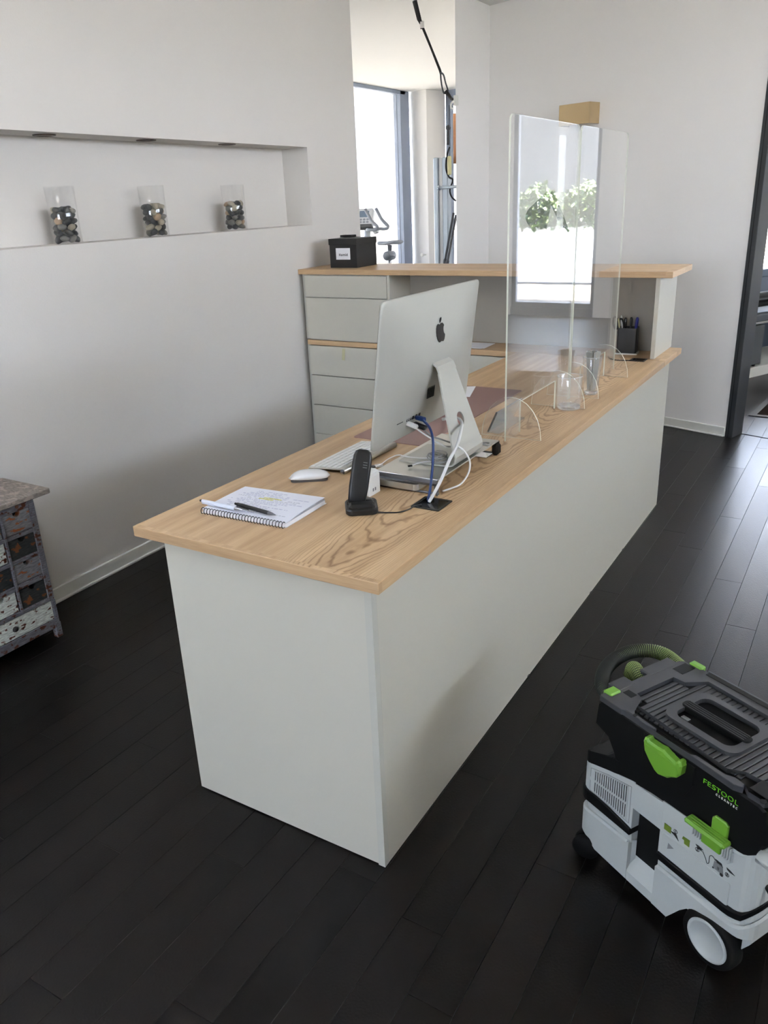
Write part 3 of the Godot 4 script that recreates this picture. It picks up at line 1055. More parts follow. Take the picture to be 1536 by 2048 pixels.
	prism(s, poly([0.007, 0.250, 0.045, 0.2625, 0.101, 0.2755, 0.100, 0.193, 0.008, 0.197]), 0.0002, 0.0010)
	var vp := put("vent_opening", s, M.gap, t)
	for i in 16:
		var x := 0.0045 + 0.0063 * i
		var y1 := lut(vt, x) + 0.002
		var y0 := 0.1955 - 0.03 * x - 0.003
		put("slat", box(v3(x, y0, 0.0008), v3(x + 0.0036, y1, 0.0026), 0.0005), M.ex_white, t)
	s = S()
	prism(s, poly([0.004, 0.2225, 0.102, 0.229, 0.102, 0.2345, 0.004, 0.228]), 0.0008, 0.0026)
	put("vent_bar", s, M.ex_white, t)
	s = S()
	for q in [[-0.006, 0.2515, 0.045, 0.2675], [0.045, 0.2675, 0.109, 0.281], [0.109, 0.281, 0.110, 0.185], [0.110, 0.185, -0.006, 0.191], [-0.006, 0.191, -0.0065, 0.218], [-0.006, 0.2515, -0.0065, 0.228]]:
		cyl(s, v3(q[0], q[1], 0.0006), v3(q[2], q[3], 0.0006), 0.0006, 4)
	put("vent_seam", s, M.print_grey, t)
	# drawer panel with printed pictograms above it
	s = S()
	prism(s, rrect(0.195, 0.357, 0.1765, 0.232, 0.005, 3), 0.0, 0.0018, Transform3D.IDENTITY, 0.0012)
	put("filter_cover", s, M.ex_white, t)
	s = S()
	prism(s, poly([0.214, 0.216, 0.228, 0.212, 0.213, 0.200]), 0.001, 0.0021)
	put("finger_notch", s, M.print_grey, t)
	var pr := func(called: String, p: Array, m: Material):
		var q := S()
		prism(q, poly(p), 0.0, 0.0007)
		put(called, q, m, t)
	pr.call("pictogram", [0.199, 0.2555, 0.216, 0.2555, 0.216, 0.2405, 0.199, 0.2405], M.print_olive)
	pr.call("pictogram", [0.245, 0.2575, 0.261, 0.2590, 0.261, 0.2420, 0.249, 0.2420, 0.248, 0.250, 0.243, 0.250], M.print_olive)
	pr.call("pictogram", [0.214, 0.247, 0.226, 0.243, 0.236, 0.237, 0.228, 0.250], M.print_black)
	pr.call("pictogram", [0.274, 0.2615, 0.280, 0.2625, 0.292, 0.2600, 0.286, 0.2575, 0.290, 0.2555, 0.280, 0.2560], M.print_black)
	pr.call("pictogram", [0.318, 0.256, 0.336, 0.2575, 0.340, 0.238, 0.316, 0.239], M.print_grey)
	pr.call("pictogram", [0.319, 0.262, 0.333, 0.2615, 0.337, 0.255, 0.324, 0.256], M.print_black)
	pr.call("pictogram", [0.325, 0.249, 0.330, 0.249, 0.330, 0.242, 0.325, 0.242], M.print_black)
	pr.call("pictogram", [0.344, 0.262, 0.352, 0.261, 0.363, 0.257, 0.352, 0.256, 0.346, 0.258], M.print_black)
	s = S()
	cyl(s, v3(0.336, 0.237, 0), v3(0.336, 0.237, 0.0008), 0.0038, 12)
	cyl(s, v3(0.317, 0.239, 0), v3(0.317, 0.239, 0.0008), 0.002, 10)
	put("pictogram", s, M.print_black, t)
	s = S()
	tube(s, curve([v3(0.291, 0.257, 0.0003), v3(0.299, 0.246, 0.0003), v3(0.303, 0.238, 0.0003), v3(0.307, 0.242, 0.0003), v3(0.307, 0.258, 0.0003), v3(0.313, 0.263, 0.0003), v3(0.320, 0.258, 0.0003)], 40), 0.0007, 6)
	put("pictogram", s, M.print_black, t)
	for q in [["1", 0.2265, 0.2545], ["2", 0.279, 0.2515], ["3", 0.347, 0.2465]]:
		var o := put("pictogram_number", words(q[0], 0.0052), M.print_black, t)
		o.position = v3(q[1], q[2] + 0.0002, 0.0004)
		s = S()
		var ringp := []
		for k in 17:
			ringp.append(v3(q[1] + 0.0042 * cos(TAU * k / 16), q[2] + 0.0042 * sin(TAU * k / 16), 0.0003))
		tube(s, ringp, 0.0005, 5)
		put("pictogram_ring", s, M.print_black, t)
	var tx := put("lettering", words("FESTOOL", 0.0098, false), M.ex_green_text, t)
	tx.position = v3(0.3088, 0.4115, -0.0014)
	fit_width(tx, 0.075)
	tx = put("lettering", words("C L E A N T E C", 0.0042), M.print_white, t)
	tx.position = v3(0.3235, 0.4005, -0.0014)
	fit_width(tx, 0.046)
	# wheels
	for sd in 2:
		var z0 := 0.006 if sd == 0 else W - 0.006
		var dz := -0.036 if sd == 0 else 0.036
		var c := v3(0.328, 0.0615, 0)
		s = S(true)
		var q := Transform3D(Basis(Vector3.RIGHT, -PI / 2 if sd == 0 else PI / 2), c + v3(0, 0, z0))
		lathe(s, [0.044, -0.003, 0.052, 0.0, 0.0585, -0.004, 0.0612, -0.012, 0.0612, -0.030, 0.056, -0.036, 0.0, -0.036], 40, Transform3D(Basis(Vector3.RIGHT, PI / 2 if sd == 0 else -PI / 2), c + v3(0, 0, z0)))
		var tw := put("wheel_tyre", s, M.rubber, t)
		s = S(true)
		lathe(s, [0.0, -0.003, 0.036, -0.003, 0.0385, -0.0005, 0.042, 0.0015, 0.0455, -0.001, 0.0465, -0.006, 0.0, -0.012], 40, Transform3D(Basis(Vector3.RIGHT, PI / 2 if sd == 0 else -PI / 2), c + v3(0, 0, z0)))
		put("wheel_hub", s, M.ex_white, tw)
		s = S(true)
		var cc := v3(-0.008, 0.031, -0.004 if sd == 0 else W + 0.004)
		var cx := Transform3D(Basis(Vector3.UP, 0.5) * Basis(Vector3.RIGHT, PI / 2), cc)
		for k in [-1, 1]:
			lathe(s, [0.0, 0.002, 0.024, 0.002, 0.029, 0.004, 0.031, 0.008, 0.031, 0.014, 0.027, 0.018, 0.0, 0.018], 28, cx.scaled_local(v3(1, k, 1)))
		put("caster_wheel", s, M.rubber, t)
		s = S()
		cyl(s, cc + v3(0.008, 0.0, -0.014 if sd == 0 else 0.014), cc + v3(0.012, 0.045, -0.014 if sd == 0 else 0.014), 0.009, 12)
		put("caster_stem", s, M.ex_black, t)
	# rear tow foot and peg
	s = S()
	prism(s, poly([0.385, 0.08, 0.40, 0.106, 0.405, 0.165, 0.385, 0.165]), W + 0.02, -0.02)
	put("rear_skirt", s, M.ex_white, t)
	s = S(true)
	cyl(s, v3(0.40, 0.335, -0.003), v3(0.425, 0.335, -0.003), 0.013, 16)
	put("cord_peg", s, M.ex_white, t)
	# hose in its garage across the front end, with a loose end
	var im := Image.create(16, 16, false, Image.FORMAT_RGB8)
	for y in 16:
		for x in 16:
			var on := (y % 16) < 7 and ((x + (8 if y % 16 < 8 else 0)) % 8) < 5
			im.set_pixel(x, y, Color(0.52, 0.60, 0.34) if on else Color(0.035, 0.055, 0.035))
	var hm := mat("hose", Color(1, 1, 1), 0.65)
	hm.albedo_texture = ImageTexture.create_from_image(im)
	hm.uv1_scale = v3(14, 0.25, 1)
	var hose := func(pts: Array, n: int, called: String):
		var c := curve(pts, n)
		# even spacing, four rings per rib
		var even := [c[0]]
		var step := 0.0013
		var last: Vector3 = c[0]
		for k in range(1, c.size()):
			while last.distance_to(c[k]) > step:
				last = last.move_toward(c[k], step)
				even.append(last)
		var r := []
		for k in even.size():
			r.append(0.0158 + 0.0011 * cos(TAU * k / 4.0))
		var q := S(true)
		tube(q, even, r, 22)
		put(called, q, hm, t)
	hose.call([v3(0.03, 0.415, -0.030), v3(-0.005, 0.415, -0.046), v3(-0.050, 0.418, -0.064), v3(-0.086, 0.420, -0.104), v3(-0.107, 0.422, -0.155), v3(-0.110, 0.424, -0.208), v3(-0.092, 0.424, -0.250), v3(-0.058, 0.424, -0.268), v3(-0.010, 0.422, -0.262), v3(0.03, 0.418, -0.250)], 400, "hose")
	hose.call([v3(-0.070, 0.395, -0.176), v3(-0.060, 0.420, -0.170), v3(-0.036, 0.428, -0.156), v3(0.004, 0.415, -0.138)], 120, "hose_end")
	s = S(true)
	tube(s, curve([v3(0.40, 0.26, -0.03), v3(0.424, 0.235, -0.03), v3(0.435, 0.19, -0.032), v3(0.440, 0.14, -0.04), v3(0.450, 0.07, -0.07), v3(0.47, 0.02, -0.12), v3(0.52, 0.006, -0.16), v3(0.60, 0.005, -0.15)], 48), 0.0048, 8)
	put("power_cord", s, M.rubber, t)

func fit_width(o: MeshInstance3D, w: float) -> void:
	var b := o.mesh.get_aabb().size
	if b.x > 0:
		o.scale.x = w / b.x

# ---------- computer, riser, cables ----------
func rounded_loop(hx: float, y0: float, y1: float, r: float, z: float, d: float, seg := 6, sub := 10) -> Array:
	var out := []
	for v in rrect(-hx + d, hx - d, y0 + d, y1 - d, clampf(r + d * 0.9, 0.004, minf(hx - d, (y1 - y0) / 2 - d) - 0.001), seg, sub):
		out.append(v3(v.x, v.y, z))
	return out

func computer() -> void:
	# riser first: it stands on the worktop, the screen stands on it
	var r := thing("monitor_riser", "low brushed metal monitor stand under the silver desktop computer, with a black rubber foot", "monitor stand", v3(-0.188, CT, -0.668))
	var s := S()
	bx(s, v3(0, 0.039, 0), v3(0.186, 0.004, 0.385), 0.0015)
	put("top_plate", s, M.alu, r)
	mat("alu_dark", Color(0.42, 0.42, 0.43), 0.4, 0.9)
	for sg in [1, -1]:
		s = S()
		# folded lip: from the plate down and back under
		var p := poly([0.1905, 0.041, 0.1955, 0.038, 0.1965, 0.031, 0.193, 0.024, 0.190, 0.024, 0.193, 0.031, 0.192, 0.036, 0.1895, 0.038])
		prism(s, p, -0.093, 0.093, Transform3D(Basis(v3(0, 0, sg), Vector3.UP, v3(1, 0, 0)), Vector3.ZERO))
		put("folded_lip", s, M.alu_dark, r)
		s = S()
		for q in [[0.088, 0.012], [-0.088, 0.012]]:
			bx(s, v3(q[0], 0.014, sg * 0.1905), v3(q[1], 0.024, 0.004), 0.001)
		bx(s, v3(0, 0.0025, sg * 0.188), v3(0.188, 0.005, 0.008), 0.0015)
		put("leg", s, M.alu_dark, r)
	s = S(true)
	tube(s, [v3(0.092, 0.001, 0.196), v3(0.094, 0.004, 0.200), v3(0.094, 0.008, 0.199), v3(0.093, 0.010, 0.194)], 0.0025, 8)
	put("hook_end", s, M.alu_dark, r)
	s = S()
	bx(s, v3(0.089, 0.017, -0.183), v3(0.020, 0.034, 0.030), 0.006)
	put("rubber_foot", s, M.rubber, r)
	s = S()
	bx(s, v3(0.02, 0.0015, -0.160), v3(0.12, 0.003, 0.05), 0.001)
	put("foot_tongue", s, M.chrome, r)

	s = S()
	prism(s, rrect(-0.290, -0.150, -0.60, -0.468, 0.012, 5), -0.756, -0.772, Transform3D(Basis(Vector3.RIGHT, v3(0, 0, 1), v3(0, -1, 0)), Vector3.ZERO), 0.0)
	var hd := put("external_drive", s, M.alu)
	tag(hd, "flat silver drive box lying under the metal monitor stand", "drive")

	var t := thing("desktop_computer", "silver all-in-one desktop computer seen from behind, with a black fruit emblem on its back", "computer", v3(-0.237, 0.87, -0.655))
	var tilt := Basis(v3(0, 0, -1), v3(0.1277, 0.9918, 0), v3(0.9918, -0.1277, 0))
	var X := Transform3D(tilt, Vector3.ZERO)
	# shell: nested outlines from the thin rim to the bulge
	var loops := []
	for q in [[0.0, 0.0, 0.0], [0.0, 0.0, 0.004], [0.0008, 0.0, 0.0055], [0.006, 0.0, 0.0072], [0.03, 0.0, 0.0125], [0.06, 0.0, 0.0195], [0.10, 0.0, 0.029], [0.14, 0.0, 0.0365], [0.165, 0.0, 0.039], [0.178, 0.0, 0.0395]]:
		var l := rounded_loop(0.264, 0.0, 0.366, 0.012, q[2], q[0])
		for i in l.size():
			l[i] = X * l[i]
		loops.append(l)
	s = S(true)
	loft(s, loops)
	var shell := put("back_shell", s, M.alu_back, t)
	s = S()
	prism(s, rrect(-0.262, 0.262, 0.058, 0.364, 0.011, 4), -0.0015, -0.0002, X)
	put("screen", s, M.black_gloss, t)
	# emblem: a fruit with a bite and a leaf
	var em := PackedVector2Array()
	for q in [[0, 0.019], [0.006, 0.0225], [0.013, 0.0225], [0.0185, 0.0195], [0.0215, 0.0150], [0.0180, 0.0112], [0.0160, 0.0060], [0.0165, -0.0005], [0.0190, -0.0050], [0.0230, -0.0080], [0.0210, -0.0140], [0.0165, -0.0210], [0.0115, -0.0245], [0.0065, -0.0240], [0.0010, -0.0225], [-0.0045, -0.0238], [-0.0095, -0.0246], [-0.0145, -0.0215], [-0.0195, -0.0150], [-0.0228, -0.0060], [-0.0235, 0.0030], [-0.0215, 0.0120], [-0.0165, 0.0190], [-0.0100, 0.0220], [-0.0040, 0.0205]]:
		em.append(Vector2(q[0], q[1]))
	s = S()
	var ex := X * Transform3D(Basis(Vector3.RIGHT, -0.205), v3(0, 0.262, 0.0299))
	prism(s, em, -0.002, 0.0012, ex)
	var lg := put("emblem", s, M.black_gloss, t)
	s = S()
	prism(s, poly([0.0005, 0.0235, 0.0015, 0.0300, 0.0055, 0.0345, 0.0100, 0.0365, 0.0095, 0.0310, 0.0060, 0.0265]), -0.002, 0.0012, ex)
	put("emblem_leaf", s, M.black_gloss, lg)
	# rear details
	for i in 8:
		s = S()
		bx(s, v3(-0.046 + 0.0052 * i, 0.118, 0.0332), v3(0.0022, 0.046, 0.0012), 0, X * Transform3D(Basis(Vector3.RIGHT, 0.0), Vector3.ZERO))
		put("vent_slot", s, M.gap, t)
	for q in [[-0.155, 0.03, 0.0016], [-0.118, 0.002, 0.011], [-0.108, 0.002, 0.012], [-0.098, 0.002, 0.012]]:
		s = S()
		bx(s, v3(q[0], 0.052, 0.0163), v3(q[1], q[2], 0.004), 0, X)
		put("port", s, M.gap, t)
	for i in 3:
		s = S()
		bx(s, v3(-0.086 + 0.017 * i, 0.052, 0.0163), v3(0.010, 0.012, 0.004), 0, X)
		put("port", s, M.gap, t)
	# stand: hinge curve, slanted neck with a cable hole, bend, foot
	var path := [Vector2(-0.190, 1.030), Vector2(-0.184, 1.046), Vector2(-0.174, 1.050), Vector2(-0.164, 1.043), Vector2(-0.157, 1.028), Vector2(-0.1005, 0.838), Vector2(-0.0955, 0.820), Vector2(-0.0965, 0.808), Vector2(-0.103, 0.8005), Vector2(-0.114, 0.7975), Vector2(-0.262, 0.7945)]
	var wid := [0.047, 0.047, 0.047, 0.0475, 0.048, 0.083, 0.084, 0.084, 0.084, 0.084, 0.082]
	var neck := func(i0: int, i1: int) -> SurfaceTool:
		var q := S()
		var th := 0.0042
		for i in range(i0, i1):
			var a: Vector2 = path[i]
			var b: Vector2 = path[i + 1]
			var nn := func(k: int) -> Vector2:
				var d: Vector2 = (path[mini(k + 1, path.size() - 1)] - path[maxi(k - 1, 0)]).normalized()
				return Vector2(d.y, -d.x)
			var na: Vector2 = nn.call(i) * th
			var nb: Vector2 = nn.call(i + 1) * th
			var o := v3(-0.237, 0.87, 0)
			var P := func(p: Vector2, z: float) -> Vector3: return v3(p.x, p.y, z) - o
			var wa: float = wid[i]
			var wb: float = wid[i + 1]
			quad(q, P.call(a, -wa), P.call(a, wa), P.call(b, wb), P.call(b, -wb))
			quad(q, P.call(a - na, -wa), P.call(b - nb, -wb), P.call(b - nb, wb), P.call(a - na, wa))
			for sg in [-1.0, 1.0]:
				quad(q, P.call(a, sg * wa), P.call(a - na, sg * wa), P.call(b - nb, sg * wb), P.call(b, sg * wb))
		return q
	put("stand_hinge", neck.call(0, 4), M.alu_back, t)
	s = S()
	var d: Vector2 = path[5] - path[4]
	var len: float = d.length()
	d = d.normalized()
	var hp := PackedVector2Array()
	for k in 24:
		hp.append(Vector2(0.019 * cos(TAU * k / 24), len * 0.66 + 0.019 * sin(TAU * k / 24)))
	var nf := Transform3D(Basis(v3(0, 0, -1), v3(d.x, d.y, 0), v3(0, 0, -1).cross(v3(d.x, d.y, 0))), v3(path[4].x + 0.237, path[4].y - 0.87, 0))
	prism_holed(s, poly([-0.048, 0, 0.048, 0, 0.083, len, -0.083, len]), hp, -0.0021, 0.0021, nf)
	put("stand_neck", s, M.alu_back, t)
	put("stand_foot", neck.call(5, 10), M.alu_back, t)
	cables()

func cord(called: String, label: String, pts: Array, r: float, m: Material, n := 60) -> MeshInstance3D:
	var s := S(true)
	tube(s, curve(pts, n), r, 8)
	var o := put(called, s, m)
	tag(o, label, "cable")
	return o

func cables() -> void:
	mat("cord_blue", Color(0.06, 0.17, 0.36), 0.5)
	mat("cord_white", Color(0.80, 0.80, 0.79), 0.45)
	mat("cord_grey", Color(0.55, 0.55, 0.54), 0.45)
	var b := cord("network_cable", "blue network cable running from the back of the computer down into the black desk outlet", [v3(-0.217, 0.914, -0.592), v3(-0.190, 0.913, -0.575), v3(-0.150, 0.904, -0.541), v3(-0.125, 0.882, -0.511), v3(-0.110, 0.840, -0.481), v3(-0.100, 0.793, -0.450), v3(-0.097, 0.772, -0.436), v3(-0.098, 0.7535, -0.428)], 0.0034, M.cord_blue)
	var s := S()
	bx(s, Vector3.ZERO, v3(0.012, 0.011, 0.034), 0.002, Transform3D(Basis(Vector3.UP, PI / 2 - 0.4), v3(-0.196, 0.914, -0.579)))
	put("plug", s, M.cord_blue, b)
	cord("power_cable", "thick white power cable passing through the stand hole and down into the black desk outlet", [v3(-0.190, 0.885, -0.690), v3(-0.150, 0.894, -0.690), v3(-0.115, 0.894, -0.655), v3(-0.082, 0.887, -0.580), v3(-0.066, 0.868, -0.525), v3(-0.063, 0.848, -0.480), v3(-0.067, 0.811, -0.446), v3(-0.077, 0.780, -0.428), v3(-0.090, 0.7535, -0.419)], 0.0042, M.cord_white)
	b = cord("usb_cable", "white cable plugged in leftmost at the back of the computer", [v3(-0.222, 0.908, -0.548), v3(-0.200, 0.899, -0.549), v3(-0.175, 0.885, -0.549), v3(-0.160, 0.871, -0.561), v3(-0.140, 0.860, -0.564), v3(-0.126, 0.842, -0.593), v3(-0.120, 0.832, -0.640), v3(-0.128, 0.82, -0.70)], 0.0022, M.cord_white)
	s = S()
	bx(s, Vector3.ZERO, v3(0.034, 0.010, 0.016), 0.003, Transform3D(Basis(Vector3.BACK, -0.25), v3(-0.206, 0.903, -0.549)))
	put("plug", s, M.white_plastic, b)
	b = cord("display_cable", "grey cable with a black plug beside the blue one at the back of the computer", [v3(-0.214, 0.897, -0.585), v3(-0.185, 0.887, -0.572), v3(-0.160, 0.873, -0.570), v3(-0.140, 0.865, -0.579), v3(-0.124, 0.846, -0.616), v3(-0.118, 0.833, -0.655), v3(-0.14, 0.815, -0.72)], 0.0023, M.cord_grey)
	s = S()
	bx(s, Vector3.ZERO, v3(0.040, 0.011, 0.018), 0.003, Transform3D(Basis(Vector3.BACK, -0.25), v3(-0.198, 0.894, -0.577)))
	put("plug", s, M.black, b)
	b = cord("charging_cable", "thin white charging cable coiled on the computer's foot, its metal plug lying near the phone", [v3(-0.150, 0.813, -0.585), v3(-0.165, 0.812, -0.575), v3(-0.190, 0.812, -0.562), v3(-0.230, 0.811, -0.560), v3(-0.262, 0.809, -0.570), v3(-0.300, 0.790, -0.583), v3(-0.330, 0.768, -0.590), v3(-0.350, 0.758, -0.602)], 0.0016, M.cord_white)
	s = S()
	bx(s, v3(0, 0, 0), v3(0.024, 0.007, 0.014), 0.002, Transform3D(Basis(Vector3.UP, 0.9), v3(-0.352, 0.7545, -0.612)))
	put("plug", s, M.white_plastic, b)
	s = S()
	bx(s, v3(-0.020, 0, 0), v3(0.017, 0.0045, 0.012), 0.0005, Transform3D(Basis(Vector3.UP, 0.9), v3(-0.352, 0.7545, -0.612)))
	put("plug_contact", s, M.alu_dark, b)
	var lp := []
	for k in 80:
		var a := k * 0.50
		lp.append(v3(-0.148 + (0.020 + 0.007 * sin(a * 0.37)) * cos(a), 0.806 + 0.008 * (1 + sin(a * 0.61)), -0.580 + (0.024 + 0.009 * cos(a * 0.29)) * sin(a)))
	s = S(true)
	tube(s, lp, 0.0015, 6)
	put("coil", s, M.cord_grey, b)
	b = cord("short_cable", "short white cable end with a dark tip lying across the computer's foot", [v3(-0.150, 0.806, -0.574), v3(-0.170, 0.804, -0.566), v3(-0.190, 0.801, -0.556), v3(-0.203, 0.797, -0.542)], 0.0022, M.cord_white, 24)
	s = S()
	bx(s, Vector3.ZERO, v3(0.012, 0.003, 0.007), 0.0006, Transform3D(Basis(Vector3.UP, 0.75), v3(-0.207, 0.796, -0.535)))
	put("plug_tip", s, M.black, b)
	cord("looped_cable", "white cable hanging in a loop over the front edge of the monitor stand", [v3(-0.135, 0.835, -0.640), v3(-0.100, 0.846, -0.598), v3(-0.080, 0.832, -0.601), v3(-0.068, 0.805, -0.606), v3(-0.063, 0.780, -0.587), v3(-0.069, 0.760, -0.556), v3(-0.082, 0.755, -0.528), v3(-0.094, 0.754, -0.50)], 0.0026, M.cord_white)
	cord("ring_cable", "grey cable lying in a ring on the far end of the monitor stand", [v3(-0.110, 0.812, -0.733), v3(-0.100, 0.806, -0.757), v3(-0.098, 0.7945, -0.790), v3(-0.105, 0.7942, -0.812), v3(-0.122, 0.7942, -0.806), v3(-0.130, 0.7942, -0.778), v3(-0.135, 0.796, -0.750)], 0.0026, M.cord_grey)
	cord("thin_black_cable", "thin black cord running from the phone cradle to the black desk outlet", [v3(-0.176, 0.757, -0.300), v3(-0.168, 0.753, -0.308), v3(-0.145, 0.752, -0.318), v3(-0.123, 0.752, -0.332), v3(-0.112, 0.752, -0.360), v3(-0.109, 0.7535, -0.380), v3(-0.098, 0.7535, -0.395)], 0.0018, M.black)
	cord("black_cable", "black cord lying beside the far desk outlet near the pen box", [v3(-0.085, 0.7535, -2.352), v3(-0.120, 0.7525, -2.335), v3(-0.165, 0.7525, -2.325), v3(-0.195, 0.7525, -2.345), v3(-0.215, 0.7525, -2.372), v3(-0.225, 0.7525, -2.40)], 0.0024, M.black)
	for q in [[v3(-0.081, CT, -0.416), "black square cable outlet in the worktop near the phone", 0.077], [v3(-0.083, CT, -2.367), "black square cable outlet at the far end of the worktop near the pen box", 0.066]]:
		var o := thing("desk_outlet", q[1], "cable outlet", q[0], 0, "square desk outlets")
		var w: float = q[2] / 2
		s = S()
		prism_holed(s, rrect(-w, w, -w, w, 0.003, 2), rrect(-w + 0.007, w - 0.007, -w + 0.007, w - 0.007, 0.002, 2), 0.0, 0.0022, Transform3D(Basis(v3(1, 0, 0), v3(0, 0, -1), v3(0, 1, 0)), Vector3.ZERO))
		put("frame", s, M.black, o)
		put("flap", box(v3(-w + 0.0075, 0, -w + 0.0075), v3(w - 0.0075, 0.0014, w - 0.0075), 0.0005), M.black_gloss, o)

# ---------- sneeze guards ----------
func guards() -> void:
	mat("decal", Color(0.07, 0.08, 0.05), 0.5)
	var X := -0.128
	# polygons in (-z, y), pushed along x
	var side := Transform3D(Basis(v3(0, 0, -1), Vector3.UP, v3(1, 0, 0)), v3(X, 0, 0))
	for g in 2:
		var z0: float = [0.985, 1.578][g]
		var z1: float = [1.560, 2.140][g]
		var label: String = ["clear acrylic sneeze guard with a dark angular emblem, nearer one on the counter", "clear acrylic sneeze guard at the far end of the counter, next to the pen box"][g]
		var t := thing("sneeze_guard", label, "acrylic screen", Vector3.ZERO, 0, "sneeze guards on the counter")
		var p := PackedVector2Array()
		var top := 1.648
		var r := 0.02
		p.append(Vector2(z0, CT)); p.append(Vector2(z0 + 0.115, CT)); p.append(Vector2(z0 + 0.115, 0.848)); p.append(Vector2(z1 - 0.14, 0.848)); p.append(Vector2(z1 - 0.14, CT)); p.append(Vector2(z1, CT))
		for k in 6:
			var a := PI / 2 * k / 5
			p.append(Vector2(z1 - r + r * cos(a), top - r + r * sin(a)))
		for k in 6:
			var a := PI / 2 + PI / 2 * k / 5
			p.append(Vector2(z0 + r + r * cos(a), top - r + r * sin(a)))
		var s := S()
		prism(s, p, -0.0025, 0.0025, side)
		var pn := put("panel", s, M.acrylic, t)
		s = S()
		for i in p.size():
			var a := p[i]
			var b := p[(i + 1) % p.size()]
			if a.distance_to(b) > 0.0001:
				var n := (b - a).normalized()
				n = Vector2(n.y, -n.x) * 0.0004
				quad(s, side * v3(a.x + n.x, a.y + n.y, -0.0026), side * v3(b.x + n.x, b.y + n.y, -0.0026), side * v3(b.x + n.x, b.y + n.y, 0.0026), side * v3(a.x + n.x, a.y + n.y, 0.0026))
		put("edge_highlight", s, M.acrylic_edge_light, pn)  # pale strip painted in for light gathered at the cut edge
		for f in 2:
			var zf: float = [[1.030, 1.452], [1.612, 2.000]][g][f]
			var q := PackedVector2Array()
			for k in 13:
				var a := PI * k / 12
				q.append(Vector2(0.097 * cos(a), 0.126 * sin(a)))
			var ft := S()
			var fx := Transform3D(Basis(), v3(X, CT + 0.0005, -zf))
			prism(ft, q, -0.0025, 0.0025, fx)
			var fo := put("foot", ft, M.acrylic, t)
			ft = S()
			for i in q.size():
				var a := q[i]
				var b := q[(i + 1) % q.size()]
				quad(ft, fx * v3(a.x * 1.003, a.y * 1.003, -0.0022), fx * v3(b.x * 1.003, b.y * 1.003, -0.0022), fx * v3(b.x * 1.003, b.y * 1.003, 0.0022), fx * v3(a.x * 1.003, a.y * 1.003, 0.0022))
			put("edge_highlight", ft, M.acrylic_edge_light, fo)
		s = S()
		if g == 0:
			prism(s, poly([1.287, 1.453, 1.358, 1.453, 1.378, 1.432, 1.490, 1.344, 1.557, 1.285, 1.557, 1.240, 1.426, 1.347, 1.326, 1.415, 1.297, 1.354, 1.285, 1.318, 1.215, 1.325, 1.150, 1.360, 1.128, 1.372, 1.117, 1.384, 1.122, 1.395, 1.136, 1.406]), -0.0034, -0.0028, side)
		else:
			prism(s, poly([1.580, 1.264, 1.625, 1.232, 1.706, 1.180, 1.640, 1.180, 1.580, 1.222]), -0.0034, -0.0028, side)
		put("emblem", s, M.decal, pn)

